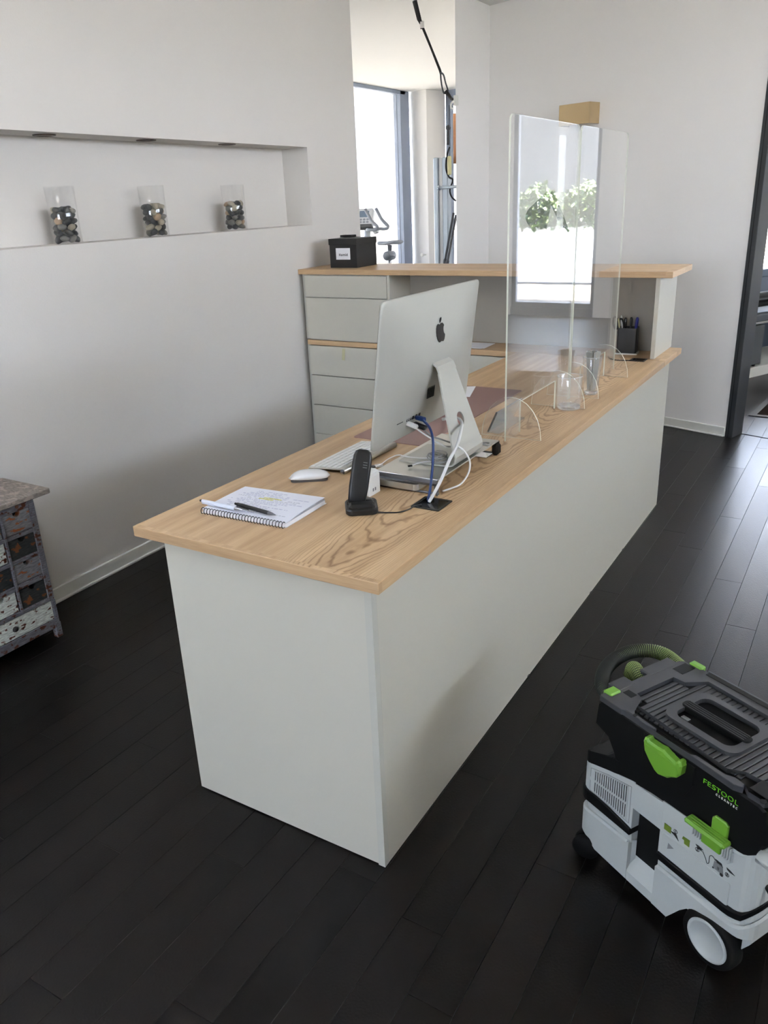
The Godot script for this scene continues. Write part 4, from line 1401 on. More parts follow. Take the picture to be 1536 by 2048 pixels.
# ---------- things on the worktop ----------
func desk_things() -> void:
	# keyboard; local x towards the screen, z along it
	var t := thing("keyboard", "flat silver keyboard with white keys between the mouse and the computer", "keyboard", v3(-0.4, CT, -0.655))
	var s := S()
	var kx := Transform3D(Basis(Vector3.BACK, 0.085), v3(-0.122, 0.0022, 0))
	bx(s, v3(0.056, 0.0022, 0), v3(0.118, 0.0044, 0.283), 0.0012, kx)
	put("base_plate", s, M.alu, t)
	s = S(true)
	cyl(s, v3(-0.008, 0.0085, -0.1415), v3(-0.008, 0.0085, 0.1415), 0.0085, 20)
	var tb := put("battery_tube", s, M.alu, t)
	s = S(true)
	cyl(s, v3(-0.008, 0.0085, 0.1412), v3(-0.008, 0.0085, 0.1421), 0.0062, 16)
	put("tube_cap", s, M.alu_dark, tb)
	var key_mesh := {}
	var rows := [[0.096, 0.0085, [1, 1, 1, 1, 1, 1, 1, 1, 1, 1, 1, 1, 1, 1]], [0.0805, 0.015, [1, 1, 1, 1, 1, 1, 1, 1, 1, 1, 1, 1, 1, 1.5]], [0.0620, 0.015, [1.5, 1, 1, 1, 1, 1, 1, 1, 1, 1, 1, 1, 1, 1]], [0.0435, 0.015, [1.75, 1, 1, 1, 1, 1, 1, 1, 1, 1, 1, 1.75]], [0.0250, 0.015, [1.3, 1, 1, 1, 1, 1, 1, 1, 1, 1, 1, 2.2]], [0.0072, 0.0145, [1, 1, 1, 1.25, 5, 1.25, 1, 1, 1, 1]]]
	for r in rows:
		var total := 0.0
		for w in r[2]:
			total += w
		var z := -0.1365
		var unit := 0.273 / total
		for w in r[2]:
			var kk := "%d_%d" % [int(w * unit * 1e5), int(r[1] * 1e5)]
			if not key_mesh.has(kk):
				var ks := S()
				bx(ks, Vector3.ZERO, v3(r[1], 0.0022, w * unit - 0.0026), 0.0006)
				ks.generate_normals()
				key_mesh[kk] = ks.commit()
			var o := put("key", key_mesh[kk], M.white_key, t)
			o.transform = kx * Transform3D(Basis(), v3(r[0], 0.0055, z + w * unit / 2))
			z += w * unit
	# mouse
	t = thing("mouse", "smooth white low computer mouse beside the spiral notebook", "mouse", v3(-0.470, CT, -0.443), 0.607)
	var loops := []
	for k in 15:
		var f := -1.0 + 2.0 * k / 14.0
		var x := 0.056 * f
		var h := 0.0205 * pow(maxf(1 - pow(absf(f - 0.08), 2.3), 0.0), 0.62) * (1 - 0.12 * f) + 0.005
		var lift := 0.0035 + 0.0045 * pow(absf(f), 2.5)
		var hw := 0.0285 * pow(maxf(1 - pow(absf(f), 5.0), 0.0), 0.5) * 0.96 + 0.0015
		var l := []
		for j in 16:
			var a := TAU * j / 16
			var cy := (h + lift) / 2
			l.append(v3(x, cy + (h - lift) / 2 * signf(sin(a)) * pow(absf(sin(a)), 0.75), hw * signf(cos(a)) * pow(absf(cos(a)), 0.7)))
		loops.append(l)
	s = S(true)
	loft(s, loops)
	mat("mouse_white", Color(0.88, 0.88, 0.87), 0.12)
	put("shell", s, M.mouse_white, t)
	s = S()
	prism(s, rrect(-0.050, 0.050, -0.024, 0.024, 0.012, 4), -0.0068, -0.0005, Transform3D(Basis(Vector3.RIGHT, v3(0, 0, 1), v3(0, -1, 0)).scaled(v3(1, 1, 1)), Vector3.ZERO))
	put("underside", s, M.alu_dark, t)
	notebook()
	phone()
	# leather mat
	mat("leather", Color(0.50, 0.38, 0.36), 0.45)
	s = S()
	prism(s, rrect(-0.128, 0.128, -0.40, 0.40, 0.012, 4), 0.0, 0.0024, Transform3D(Basis(v3(1, 0, 0), v3(0, 0, -1), v3(0, 1, 0)), v3(-0.458, CT, -1.236)), 0.0008)
	tag(put("desk_mat", s, M.leather), "long dusky pink leather desk mat behind the computer", "desk mat")
	s = S()
	prism(s, poly([-0.585, 1.60, -0.525, 1.632, -0.470, 1.46, -0.545, 1.44]), 0.7526, 0.7532, Transform3D(Basis(v3(1, 0, 0), v3(0, 0, -1), v3(0, 1, 0)), Vector3.ZERO))
	tag(put("paper_card", s, M.paper), "white paper card lying on the pink desk mat behind the computer", "paper")
	# name stand
	t = thing("sign_holder", "slanted clear name stand with a dark edge at the foot of the nearer sneeze guard", "sign holder", v3(-0.200, CT, -1.155))
	pane("holder_acrylic", 0.25, Color(0.75, 0.77, 0.76), 0.08)
	s = S()
	bx(s, v3(0.004, 0.0015, 0), v3(0.045, 0.003, 0.21), 0.0005)
	put("base_lip", s, M.holder_acrylic, t)
	var lean := Transform3D(Basis(Vector3.BACK, -0.42), v3(-0.012, 0.003, 0))
	s = S()
	bx(s, v3(0, 0.036, 0), v3(0.003, 0.072, 0.21), 0.0005, lean)
	put("upright", s, M.holder_acrylic, t)
	mat("sign_back", Color(0.55, 0.55, 0.54), 0.25)
	s = S()
	bx(s, v3(-0.003, 0.037, 0), v3(0.0012, 0.068, 0.206), 0.0, lean)
	put("sign_card", s, M.sign_back, t)
	s = S()
	bx(s, v3(-0.0015, 0.036, 0.1055), v3(0.006, 0.072, 0.0012), 0.0, lean)
	put("dark_edge", s, M.black, t)
	# glasses
	t = thing("tumbler", "empty straight clear drinking glass between the sneeze guards, nearer the edge", "glass", v3(-0.083, CT, -1.438))
	s = S(true)
	lathe(s, [0.0, 0.0005, 0.036, 0.0005, 0.0395, 0.004, 0.0415, 0.02, 0.0425, 0.113, 0.0415, 0.115, 0.0403, 0.113, 0.0385, 0.018, 0.034, 0.014, 0.0, 0.0125], 40)
	put("body", s, M.tumbler_glass, t)
	s = S(true)
	lathe(s, [0.0405, 0.1146, 0.0415, 0.1154, 0.0425, 0.1146, 0.0415, 0.1138, 0.0405, 0.1146], 40)
	put("rim", s, M.rim_highlight, t)
	s = S(true)
	lathe(s, [0.0, 0.0015, 0.036, 0.0015, 0.0392, 0.005, 0.0396, 0.010, 0.036, 0.0135, 0.0, 0.0125], 40)
	put("thick_base", s, glass("base_glass", 0.02), t)
	t = thing("stick_glass", "clear tapering glass filled with pale plastic sticks, behind the empty drinking glass", "glass", v3(-0.078, CT, -1.672))
	s = S(true)
	lathe(s, [0.0, 0.0005, 0.022, 0.0005, 0.0245, 0.003, 0.0275, 0.04, 0.035, 0.138, 0.0342, 0.1395, 0.033, 0.138, 0.0255, 0.04, 0.022, 0.014, 0.0, 0.012], 36)
	put("body", s, M.tumbler_glass, t)
	s = S(true)
	lathe(s, [0.0332, 0.1390, 0.0342, 0.1398, 0.0350, 0.1390, 0.0342, 0.1382, 0.0332, 0.1390], 36)
	put("rim", s, M.rim_highlight, t)
	s = S(true)
	lathe(s, [0.0, 0.0015, 0.021, 0.0015, 0.0238, 0.004, 0.0245, 0.010, 0.021, 0.0135, 0.0, 0.0120], 36)
	put("thick_base", s, M.base_glass, t)
	mat("stick", Color(0.60, 0.60, 0.57), 0.4)
	var stick := S()
	bx(stick, v3(0, 0.07, 0), v3(0.012, 0.14, 0.0022), 0.0008)
	bx(stick, v3(0, 0.137, 0), v3(0.015, 0.012, 0.003), 0.001)
	stick.generate_normals()
	var sm := stick.commit()
	for i in 9:
		var a := TAU * i / 9.0 + 0.2
		var o := put("plastic_stick", sm, M.stick)
		o.transform = Transform3D(Basis(Vector3(sin(a), 0, -cos(a)).normalized(), 0.07) * Basis(Vector3.UP, a * 1.7), v3(-0.078 + 0.011 * cos(a), CT + 0.0155, -1.672 + 0.011 * sin(a)))
		tag(o, "pale plastic stick standing in the tapering glass on the counter", "stick", "sticks in the tapering glass")

func notebook() -> void:
	var t := thing("spiral_notebook", "open spiral notebook with handwritten notes, lying at the near left corner of the worktop", "notebook", v3(-0.444, CT, -0.212), 0.04)
	# local: x along the spiral edge, z = +0.085 is the spiral edge
	var im := Image.create(512, 360, false, Image.FORMAT_RGB8)
	im.fill(Color(0.88, 0.88, 0.90))
	for y in range(14, 360, 17):
		im.fill_rect(Rect2i(0, y, 512, 1), Color(0.78, 0.80, 0.86))
	var g := RandomNumberGenerator.new()
	g.seed = 3
	for line in 17:
		var x := 40 + g.randi() % 60 if line > 1 else 120
		var y := 38 + line * 17
		var ink := Color(0.14, 0.15, 0.42) if g.randf() < 0.7 else Color(0.22, 0.22, 0.27)
		var stop := 250 + g.randi() % 230
		while x < stop:
			var w := 6 + g.randi() % 26
			if g.randf() < 0.22:
				x += w
			for k in w:
				var yy := y + int(3.2 * sin(k * 1.25 + g.randf() * 1.2)) - g.randi() % 3
				for q in 2:
					im.set_pixel(clampi(x + k, 0, 511), clampi(yy + q, 0, 359), ink)
			x += w + 6
	for q in [[210, 110, 110, 10], [190, 128, 90, 10]]:
		for y in range(q[1], q[1] + q[3]):
			for x in range(q[0], q[0] + q[2]):
				im.set_pixel(x, y, im.get_pixel(x, y) * Color(0.95, 0.92, 0.45))
	im.generate_mipmaps()
	var pm := mat("notes", Color(1, 1, 1), 0.9, 0, 0.2)
	pm.albedo_texture = ImageTexture.create_from_image(im)
	var X := Transform3D(Basis(v3(1, 0, 0), v3(0, 0, -1), v3(0, 1, 0)), Vector3.ZERO)
	var s := S()
	prism(s, rrect(-0.126, 0.126, -0.080, 0.092, 0.006, 3), 0.0012, 0.0105, X)
	put("page_block", s, M.paper, t)
	put("back_cover", box(v3(-0.127, 0.0, -0.093), v3(0.127, 0.0012, 0.081), 0.0004), M.white_plastic, t)
	# the top leaf lifts a little towards its far edge
	s = S(true)
	var nx := 8
	var nz := 10
	for i in nx:
		for k in nz:
			var P := func(a: int, b: int) -> Vector3:
				var u := float(a) / nx
				var v := float(b) / nz
				return v3(-0.125 + 0.25 * u, 0.0108 + 0.0040 * sin(v * PI * 0.8) * (0.4 + 0.6 * u) + 0.003 * u * v * v, 0.081 - 0.172 * v)
			var U := func(a: int, b: int) -> Vector2: return Vector2(float(a) / nx, 1.0 - float(b) / nz)
			for q in [[0, 0], [1, 0], [1, 1], [0, 0], [1, 1], [0, 1]]:
				s.set_uv(U.call(i + q[0], k + q[1]))
				s.add_vertex(P.call(i + q[0], k + q[1]))
	put("written_page", s, pm, t)
	var coil := S(true)
	var cp := []
	for k in 15:
		var a := -2.5 + 5.0 * k / 14.0
		cp.append(v3(0.0007 * k / 14.0, 0.0072 + 0.0078 * sin(a + PI / 2 - PI / 2), 0.0835 + 0.0068 * cos(a)))
	tube(coil, cp, 0.00095, 6)
	coil.generate_normals()
	var cm := coil.commit()
	for k in 28:
		var o := put("spiral_ring", cm, M.black, t)
		o.position = v3(-0.1205 + 0.00895 * k, 0, 0)
	# pens
	var pen := func(called: String, label: String, a: Vector3, b: Vector3, body: Material, tip: Material, endm: Material):
		var o := thing(called, label, "pen", a)
		var d := b - a
		var q := Transform3D(Basis(Quaternion(Vector3.UP, d.normalized())), Vector3.ZERO)
		var l := d.length()
		var st := S(true)
		lathe(st, [0.0, 0.008, 0.0044, 0.008, 0.0050, 0.03, 0.0050, l * 0.78, 0.0042, l * 0.84], 14, q)
		put("barrel", st, body, o)
		st = S(true)
		lathe(st, [0.0045, l * 0.82, 0.0035, l * 0.90, 0.0010, l * 0.985, 0.0, l], 14, q)
		put("tip", st, tip, o)
		st = S(true)
		lathe(st, [0.0, 0.0, 0.0030, 0.0005, 0.0032, 0.010], 12, q)
		put("push_button", st, endm, o)
		st = S()
		bx(st, v3(0, l * 0.22, 0.0062), v3(0.0034, l * 0.30, 0.0016), 0.0005, q * Transform3D(Basis(Vector3.UP, 0.6), Vector3.ZERO))
		put("clip", st, body, o)
	mat("pen_white", Color(0.82, 0.84, 0.88), 0.3)
	mat("pen_silver", Color(0.7, 0.7, 0.72), 0.25, 0.8)
	pen.call("white_pen", "white ballpoint pen with a silver tip lying across the spiral notebook's corner", v3(-0.592, 0.7700, -0.150), v3(-0.446, 0.7705, -0.142), M.pen_white, M.pen_silver, M.black)
	pen.call("black_pen", "black ballpoint pen lying along the spiral notebook's page", v3(-0.492, 0.7722, -0.166), v3(-0.354, 0.7700, -0.152), M.black, M.alu_dark, M.black)

func phone() -> void:
	var t := thing("phone_cradle", "black charging cradle holding the cordless phone", "phone cradle", v3(-0.217, CT, -0.309), 0.62)
	var p := rrect(-0.039, 0.039, -0.042, 0.043, 0.016, 5)
	var s := S()
	var X := Transform3D(Basis(v3(1, 0, 0), v3(0, 0, -1), v3(0, 1, 0)), Vector3.ZERO)
	prism(s, p, 0.001, 0.016, X, 0.003, true)
	bx(s, v3(0, 0.019, 0.022), v3(0.062, 0.016, 0.034), 0.006)
	put("base", s, M.black, t)
	s = S(true)
	var loops := []
	for q in [[0.034, 0.010], [0.034, 0.016], [0.030, 0.022], [0.022, 0.025]]:
		var l := []
		for v in rrect(-q[0], q[0], -q[0] * 0.9, q[0] * 0.75, 0.014, 5):
			l.append(v3(v.x, q[1], -0.012 - v.y * 0.6))
		loops.append(l)
	loft(s, loops)
	put("shoulder", s, M.black_gloss, t)
	t = thing("cordless_phone", "slim black cordless phone standing upright in its cradle", "phone", v3(-0.227, CT + 0.018, -0.303), 0.62)
	# leaning back: local z towards the camera
	var lean := Transform3D(Basis(Vector3.RIGHT, -0.30) * Basis(Vector3.BACK, -0.20), Vector3.ZERO)
	loops = []
	for q in [[0.0, 0.018, 0.006], [0.006, 0.0215, 0.009], [0.04, 0.0235, 0.0105], [0.09, 0.0235, 0.0105], [0.115, 0.0225, 0.0095], [0.126, 0.0185, 0.008], [0.131, 0.010, 0.005]]:
		var l := []
		for v in rrect(-q[1], q[1], -q[2], q[2], minf(q[2] * 0.8, 0.007), 4):
			l.append(lean * v3(v.x, q[0], v.y))
		loops.append(l)
	s = S(true)
	loft(s, loops)
	var ps := put("handset", s, M.black, t)
	for k in 3:
		s = S()
		bx(s, v3(0.008, 0.088 + 0.006 * k, 0.0105), v3(0.010, 0.0016, 0.0006), 0, lean)
		put("speaker_slot", s, M.print_grey, ps)
	# white charger behind the phone
	t = thing("charger_block", "small white plastic charger with two sockets standing behind the phone", "charger", v3(-0.272, CT, -0.420))
	s = S(true)
	s.set_smooth_group(-1)
	prism(s, poly([-0.026, 0.0, 0.026, 0.0, 0.026, 0.048, 0.023, 0.056, 0.015, 0.060, -0.020, 0.062, -0.025, 0.057]), -0.028, 0.030, Transform3D.IDENTITY, 0.004, true)
	var cb := put("housing", s, M.white_plastic, t)
	for k in 2:
		put("socket", box(v3(0.0258, 0.010, -0.004 + 0.010 * k), v3(0.0266, 0.018, 0.001 + 0.010 * k), 0.0), M.print_grey, cb)

# ---------- back unit: things on and in it ----------
func shelf_things() -> void:
	var t := thing("storage_box", "black lidded storage box with a white name label on the oak shelf top", "box", v3(-1.695, 1.1225, -2.592), 0.03)
	mat("box_black", Color(0.05, 0.052, 0.055), 0.5, 0, 0.5)
	put("body", box(v3(-0.084, 0, -0.105), v3(0.084, 0.128, 0.105), 0.001), M.box_black, t)
	put("lid", box(v3(-0.087, 0.116, -0.108), v3(0.087, 0.147, 0.108), 0.0012), M.box_black, t)
	put("label_card", box(v3(-0.044, 0.042, 0.105), v3(0.044, 0.100, 0.1062), 0.0), M.paper, t)
	var tx := put("lettering", words("Hamid", 0.013), M.print_black, t)
	tx.position = v3(0.002, 0.066, 0.1063)
	var s := S()
	bx(s, v3(-1.755, 1.2765, -2.64), v3(0.075, 0.012, 0.05), 0.002)
	tag(put("black_wallet", s, M.black), "small flat black case lying on the lid of the storage box", "case")
	# papers on the back worktop
	var g := [[-0.965, -2.49, 0.08], [-0.955, -2.48, -0.03], [-0.945, -2.475, 0.04]]
	for i in 3:
		s = S()
		bx(s, v3(0, 0, 0), v3(0.21, 0.0012, 0.148), 0.0, Transform3D(Basis(Vector3.UP, g[i][2]), v3(g[i][0], CT + 0.0011 + 0.0016 * i, g[i][1])))
		var names := ["bottom sheet of the loose papers in the open shelf bay", "middle sheet of the loose papers in the open shelf bay", "top sheet of the loose papers in the open shelf bay"]
		tag(put("paper_sheet", s, M.paper), names[i], "paper", "papers in the shelf bay")
	# pen box
	t = thing("pen_box", "black square pen box on a small white base in the shelf bay", "pen holder", v3(-0.172, CT, -2.512), 0.10)
	put("white_base", box(v3(-0.048, 0.0, -0.035), v3(0.050, 0.006, 0.038), 0.001), M.white_plastic, t)
	s = S()
	prism_holed(s, rrect(-0.043, 0.043, -0.036, 0.036, 0.006, 3), rrect(-0.040, 0.040, -0.033, 0.033, 0.004, 3), 0.006, 0.118, Transform3D(Basis(v3(1, 0, 0), v3(0, 0, -1), v3(0, 1, 0)), Vector3.ZERO))
	bx(s, v3(0, 0.008, 0), v3(0.082, 0.003, 0.068))
	put("cup", s, M.black, t)
	mat("pen_blue", Color(0.05, 0.08, 0.45), 0.35)
	mat("scissor_grip", Color(0.07, 0.07, 0.075), 0.4)
	var items := [["marker", "blue felt marker rightmost in the black pen box", 0.034, 0.006, 0.155, 0.10, M.pen_blue, 0.0065], ["marker", "black round-topped marker left of the blue one in the black pen box", 0.012, 0.0, 0.153, 0.0, M.black, 0.0058], ["marker", "black hooked pen in the middle of the black pen box", -0.006, 0.01, 0.152, -0.08, M.black_gloss, 0.0050], ["pencil", "white pen leaning left in the black pen box", -0.018, -0.008, 0.160, -0.22, M.white_plastic, 0.0040], ["pencil", "tan wooden pencil leaning left in the black pen box", -0.024, 0.012, 0.150, -0.25, M.tape, 0.0036]]
	for q in items:
		var o := thing(q[0], q[1], "pen", v3(-0.172 + q[2] * 0.8, CT + 0.0098, -2.512 + q[3]))
		var X := Transform3D(Basis(Vector3.BACK, -q[5] * 0.7), Vector3.ZERO)
		s = S(true)
		lathe(s, [0.0, 0.0, q[7] * 0.4, 0.002, q[7], 0.02, q[7], q[4] * 0.78], 12, X)
		put("barrel", s, q[6], o)
		s = S(true)
		lathe(s, [q[7] * 1.05, q[4] * 0.76, q[7] * 1.12, q[4] * 0.80, q[7] * 1.1, q[4] * 0.95, q[7] * 0.6, q[4], 0.0, q[4]], 12, X)
		put("cap", s, q[6], o)
	var o := thing("scissors", "black-handled scissors leaning to the left in the black pen box", "scissors", v3(-0.200, CT + 0.0098, -2.514))
	var X := Transform3D(Basis(Vector3.BACK, 0.16), Vector3.ZERO)
	s = S()
	prism(s, poly([-0.006, 0.0, 0.006, 0.0, 0.010, 0.09, -0.010, 0.09]), -0.001, 0.001, X)
	put("blades", s, M.alu_dark, o)
	for k in 2:
		s = S(true)
		var rp := []
		for i in 17:
			var a := TAU * i / 16
			rp.append(X * v3((-0.013 if k == 0 else 0.013) + 0.011 * cos(a), 0.128 - 0.012 * k + 0.028 * sin(a), 0))
		tube(s, rp, 0.0045, 8)
		put("handle", s, M.scissor_grip, o)
	# wall lamp
	mat("lamp_metal", Color(0.74, 0.66, 0.52), 0.38, 0.75)
	var A := v3(-0.895, 0, -4.263)
	var lf := Transform3D(Basis(D2, Vector3.UP, N2), A)
	t = thing("wall_lamp", "boxy brushed metal wall lamp high on the slanted back wall", "wall lamp")
	s = S()
	for q in [[v3(-0.115, 1.905, 0.107), v3(0.23, 0.12, 0.004)], [v3(-0.228, 1.905, 0.055), v3(0.004, 0.12, 0.108)], [v3(-0.002, 1.905, 0.055), v3(0.004, 0.12, 0.108)]]:
		bx(s, q[0], q[1], 0.001, lf)
	put("shade", s, M.lamp_metal, t)
	s = S()
	bx(s, v3(-0.115, 1.905, 0.004), v3(0.20, 0.09, 0.008), 0.001, lf)
	bx(s, v3(-0.115, 1.905, 0.05), v3(0.10, 0.03, 0.09), 0.004, lf)
	put("lamp_holder", s, M.base, t)

# ---------- niche ----------
func niche_things() -> void:
	var stone_mesh := []
	for k in 6:
		var s := S(true)
		var nz := noise(0.9, 50 + k, 2)
		var ax: Vector3 = [v3(1.0, 0.62, 0.8), v3(1.1, 0.55, 0.75), v3(0.9, 0.7, 0.85), v3(1.15, 0.6, 0.7), v3(0.95, 0.55, 0.9), v3(1.0, 0.7, 0.72)][k]
		var loops := []
		for i in range(0, 10):
			var th := PI * (0.04 + 0.92 * i / 9.0)
			var l := []
			for j in 14:
				var a := TAU * j / 14
				var d := v3(sin(th) * cos(a), cos(th), sin(th) * sin(a))
				l.append(d * ax * (1.0 + 0.16 * nz.get_noise_3dv(d * 1.3)))
			loops.append(l)
		loft(s, loops)
		s.generate_normals()
		stone_mesh.append(s.commit())
	var sm := [mat("stone_dark", Color(0.12, 0.125, 0.135), 0.6), mat("stone_grey", Color(0.40, 0.39, 0.36), 0.65), mat("stone_pale", Color(0.62, 0.58, 0.50), 0.65), mat("stone_tan", Color(0.66, 0.55, 0.43), 0.65)]
	var tone := ["dark grey", "mid grey", "pale grey", "tan"]
	var where := ["leftmost", "middle", "rightmost"]
	for v in 3:
		var z: float = [-0.978, -1.446, -1.971][v]
		var t := thing("pebble_vase", "clear glass vase part filled with pebbles, %s of three in the wall niche" % where[v], "vase", v3(-1.965, 1.341, z), 0, "vases in the wall niche")
		var s := S(true)
		lathe(s, [0.0, 0.0005, 0.0535, 0.0005, 0.0555, 0.003, 0.0555, 0.2060, 0.0545, 0.2068, 0.0528, 0.2060, 0.0528, 0.008, 0.051, 0.006, 0.0, 0.006], 36)
		put("body", s, M.vase_glass, t)
		var g := RandomNumberGenerator.new()
		g.seed = 90 + v
		var mixes: Array = [[0.55, 0.2, 0.17, 0.08], [0.22, 0.26, 0.40, 0.12], [0.42, 0.25, 0.23, 0.10]]
		var mixw: Array = mixes[v]
		for n in 42:
			var layer := n / 7
			var slot := n % 7
			var r := g.randf_range(0.0165, 0.0205)
			var a := TAU * (slot / 6.0 + layer * 0.41) + g.randf_range(-0.12, 0.12)
			var rad := 0.0 if slot == 6 else 0.0315 + g.randf_range(-0.002, 0.001)
			var c := v3(rad * cos(a), 0.0185 + layer * 0.0208 + g.randf_range(-0.003, 0.003), rad * sin(a))
			var w := g.randf()
			var k := 0
			while k < 3 and w > float(mixw[k]):
				w -= mixw[k]
				k += 1
			var o := put("pebble", stone_mesh[g.randi() % 6], sm[k])
			o.transform = Transform3D(Basis.from_euler(v3(g.randf_range(-0.7, 0.7), g.randf() * TAU, g.randf_range(-0.7, 0.7))) * r, v3(-1.965, 1.341, z) + c)
			var lv: String = "lying lowest" if c.y < 0.030 else ("low" if c.y < 0.062 else ("halfway up" if c.y < 0.092 else ("high" if c.y < 0.114 else "on top")))
			tag(o, "%s smooth pebble %s among the pebbles in the %s niche vase" % [tone[k], lv, where[v]], "pebble", "%s pebbles in the %s vase" % [tone[k], where[v]])
	for k in 3:
		var z: float = [-0.959, -1.463, -1.972][k]
		var t := thing("niche_spotlight", "small round recessed spotlight in the niche ceiling, %s of three" % where[k], "spotlight", v3(-1.970, 1.726, z), 0, "spotlights in the wall niche")
		mat("spot_ring", Color(0.36, 0.31, 0.28), 0.4, 0.6)
		var s := S(true)
		lathe(s, [0.026, -0.0005, 0.030, -0.004, 0.040, -0.004, 0.042, 0.0, 0.026, 0.0], 28)
		put("ring", s, M.spot_ring, t)
		s = S(true)
		lathe(s, [0.0, -0.0012, 0.027, -0.0012, 0.027, 0.0], 20)
		put("lens", s, M.alu_dark, t)

# ---------- gym room ----------
func gym_things() -> void:
	mat("webbing", Color(0.05, 0.05, 0.055), 0.8)
	mat("bike_grey", Color(0.50, 0.52, 0.55), 0.5)
	mat("bike_white", Color(0.80, 0.81, 0.82), 0.4)
	mat("bike_dark", Color(0.22, 0.23, 0.25), 0.6)
	mat("lcd", Color(0.35, 0.42, 0.50), 0.3)
	var z := -4.05
	var t := thing("suspension_strap", "black suspension strap with a carabiner hanging from the ceiling beside the back wall edge", "strap")
	var pts := [v3(-2.078, 2.6395, z), v3(-2.048, 2.535, z), v3(-2.026, 2.49, z), v3(-1.965, 2.362, z), v3(-1.9015, 2.2255, z)]
	var s := S()
	tube(s, [pts[0], pts[1], v3(-2.034, 2.505, z)], [0.017, 0.016, 0.010], 8, 0.25, v3(0, 0, 1))
	put("wide_webbing", s, M.webbing, t)
	s = S()
	tube(s, [v3(-2.036, 2.51, z), pts[3], pts[4], v3(-1.893, 2.20, z)], [0.009, 0.008, 0.009, 0.009], 8, 0.4, v3(0, 0, 1))
	put("narrow_webbing", s, M.webbing, t)
	s = S()
	bx(s, v3(-2.026, 2.497, z), v3(0.030, 0.045, 0.012), 0.004, Transform3D.IDENTITY)
	put("buckle", s, M.chrome, t)
	s = S(true)
	tube(s, curve([v3(-1.897, 2.212, z), v3(-1.876, 2.195, z), v3(-1.862, 2.15, z), v3(-1.846, 2.105, z), v3(-1.852, 2.088, z), v3(-1.874, 2.09, z), v3(-1.886, 2.12, z), v3(-1.895, 2.17, z), v3(-1.897, 2.212, z)], 40), 0.0055, 8)
	put("carabiner", s, M.bike_dark, t)
	s = S()
	tube(s, [v3(-1.860, 2.100, z), v3(-1.838, 2.072, z), v3(-1.812, 2.050, z + 0.02), v3(-1.786, 2.040, -4.008)], [0.012, 0.012, 0.010, 0.009], 8)
	put("anchor_loop", s, M.webbing, t)
	t = thing("wall_hook", "white hook on the back wall edge at the lower end of the black strap", "hook")
	s = S(true)
	bx(s, v3(-1.772, 2.035, -4.02), v3(0.024, 0.06, 0.03), 0.003)
	tube(s, curve([v3(-1.780, 2.03, -4.0), v3(-1.785, 2.015, -3.975), v3(-1.785, 1.99, -3.975), v3(-1.782, 1.985, -3.995)], 16), 0.006, 8)
	put("body", s, M.base, t)

	# exercise bike
	t = thing("exercise_bike", "pale grey exercise bike with a tilted console, in front of the bright gym window", "exercise bike", v3(-3.6, 0, -6.0))
	var cx := Transform3D(Basis(Vector3.UP, 0.25) * Basis(Vector3.RIGHT, -0.45), v3(-0.145, 1.295, 0.02))
	s = S()
	prism(s, rrect(-0.100, 0.088, -0.085, 0.085, 0.022, 5), -0.02, 0.03, cx, 0.006)
	var con := put("console", s, M.bike_white, t)
	s = S()
	prism(s, rrect(-0.055, 0.045, -0.005, 0.060, 0.004, 2), 0.029, 0.0312, cx)
	put("display", s, M.lcd, con)
	for k in 6:
		s = S()
		prism(s, rrect(-0.050 + 0.036 * (k % 3), -0.024 + 0.036 * (k % 3), -0.038 - 0.026 * (k / 3), -0.020 - 0.026 * (k / 3), 0.008, 3), 0.029, 0.0322, cx)
		put("button", s, M.bike_grey, con)
	s = S()
	prism(s, rrect(-0.095, 0.085, -0.115, -0.080, 0.012, 4), -0.02, 0.045, cx, 0.005)
	put("console_tray", s, M.bike_dark, con)
	s = S(true)
	for sg in [0.0, 1.0]:
		var dz: float = 0.20 * sg
		tube(s, curve([v3(-0.12, 1.185, -0.02 + dz * 0.2), v3(0.0, 1.190, 0.02 + dz), v3(0.085, 1.188, 0.03 + dz), v3(0.118, 1.200, 0.03 + dz), v3(0.112, 1.222, 0.03 + dz), v3(0.05, 1.272, 0.02 + dz), v3(0.0, 1.330, 0.0 + dz), v3(-0.035, 1.378, -0.01 + dz)], 50), 0.0155, 10)
	put("handlebar", s, M.bike_grey, t)
	s = S(true)
	cyl(s, v3(-0.16, 0.42, 0), v3(-0.14, 1.22, 0), 0.032, 14)
	cyl(s, v3(-0.06, 1.165, 0), v3(-0.02, 1.175, 0), 0.028, 12)
	put("front_post", s, M.bike_white, t)
	s = S(true)
	var loops := []
	for q in [[-0.010, 0.035], [0.020, 0.045], [0.08, 0.075], [0.15, 0.105], [0.20, 0.108], [0.222, 0.09]]:
		var l := []
		for k in 14:
			var a := TAU * k / 14
			l.append(v3(q[0], 1.052 + 0.020 * sin(a) + (0.008 if q[0] > 0.1 else 0.0), q[1] * cos(a)))
		loops.append(l)
	loft(s, loops)
	put("saddle", s, M.bike_grey, t)
	s = S(true)
	cyl(s, v3(0.075, 0.40, 0), v3(0.115, 1.035, 0), 0.024, 12)
	put("seat_post", s, M.chrome, t)
	s = S(true)
	cyl(s, v3(0.125, 0.935, 0.085), v3(0.125, 0.935, -0.03), 0.045, 20)
	cyl(s, v3(0.125, 0.935, 0.085), v3(0.125, 0.935, 0.105), 0.033, 18)
	put("clamp_knob", s, M.bike_grey, t)
	s = S()
	prism(s, rrect(-0.42, 0.18, 0.16, 0.60, 0.14, 8), -0.10, 0.10, Transform3D.IDENTITY, 0.02, true)
	put("flywheel_housing", s, M.bike_white, t)
	s = S(true)
	cyl(s, v3(-0.45, 0.05, -0.25), v3(-0.45, 0.05, 0.25), 0.045, 12)
	cyl(s, v3(0.30, 0.05, -0.25), v3(0.30, 0.05, 0.25), 0.045, 12)
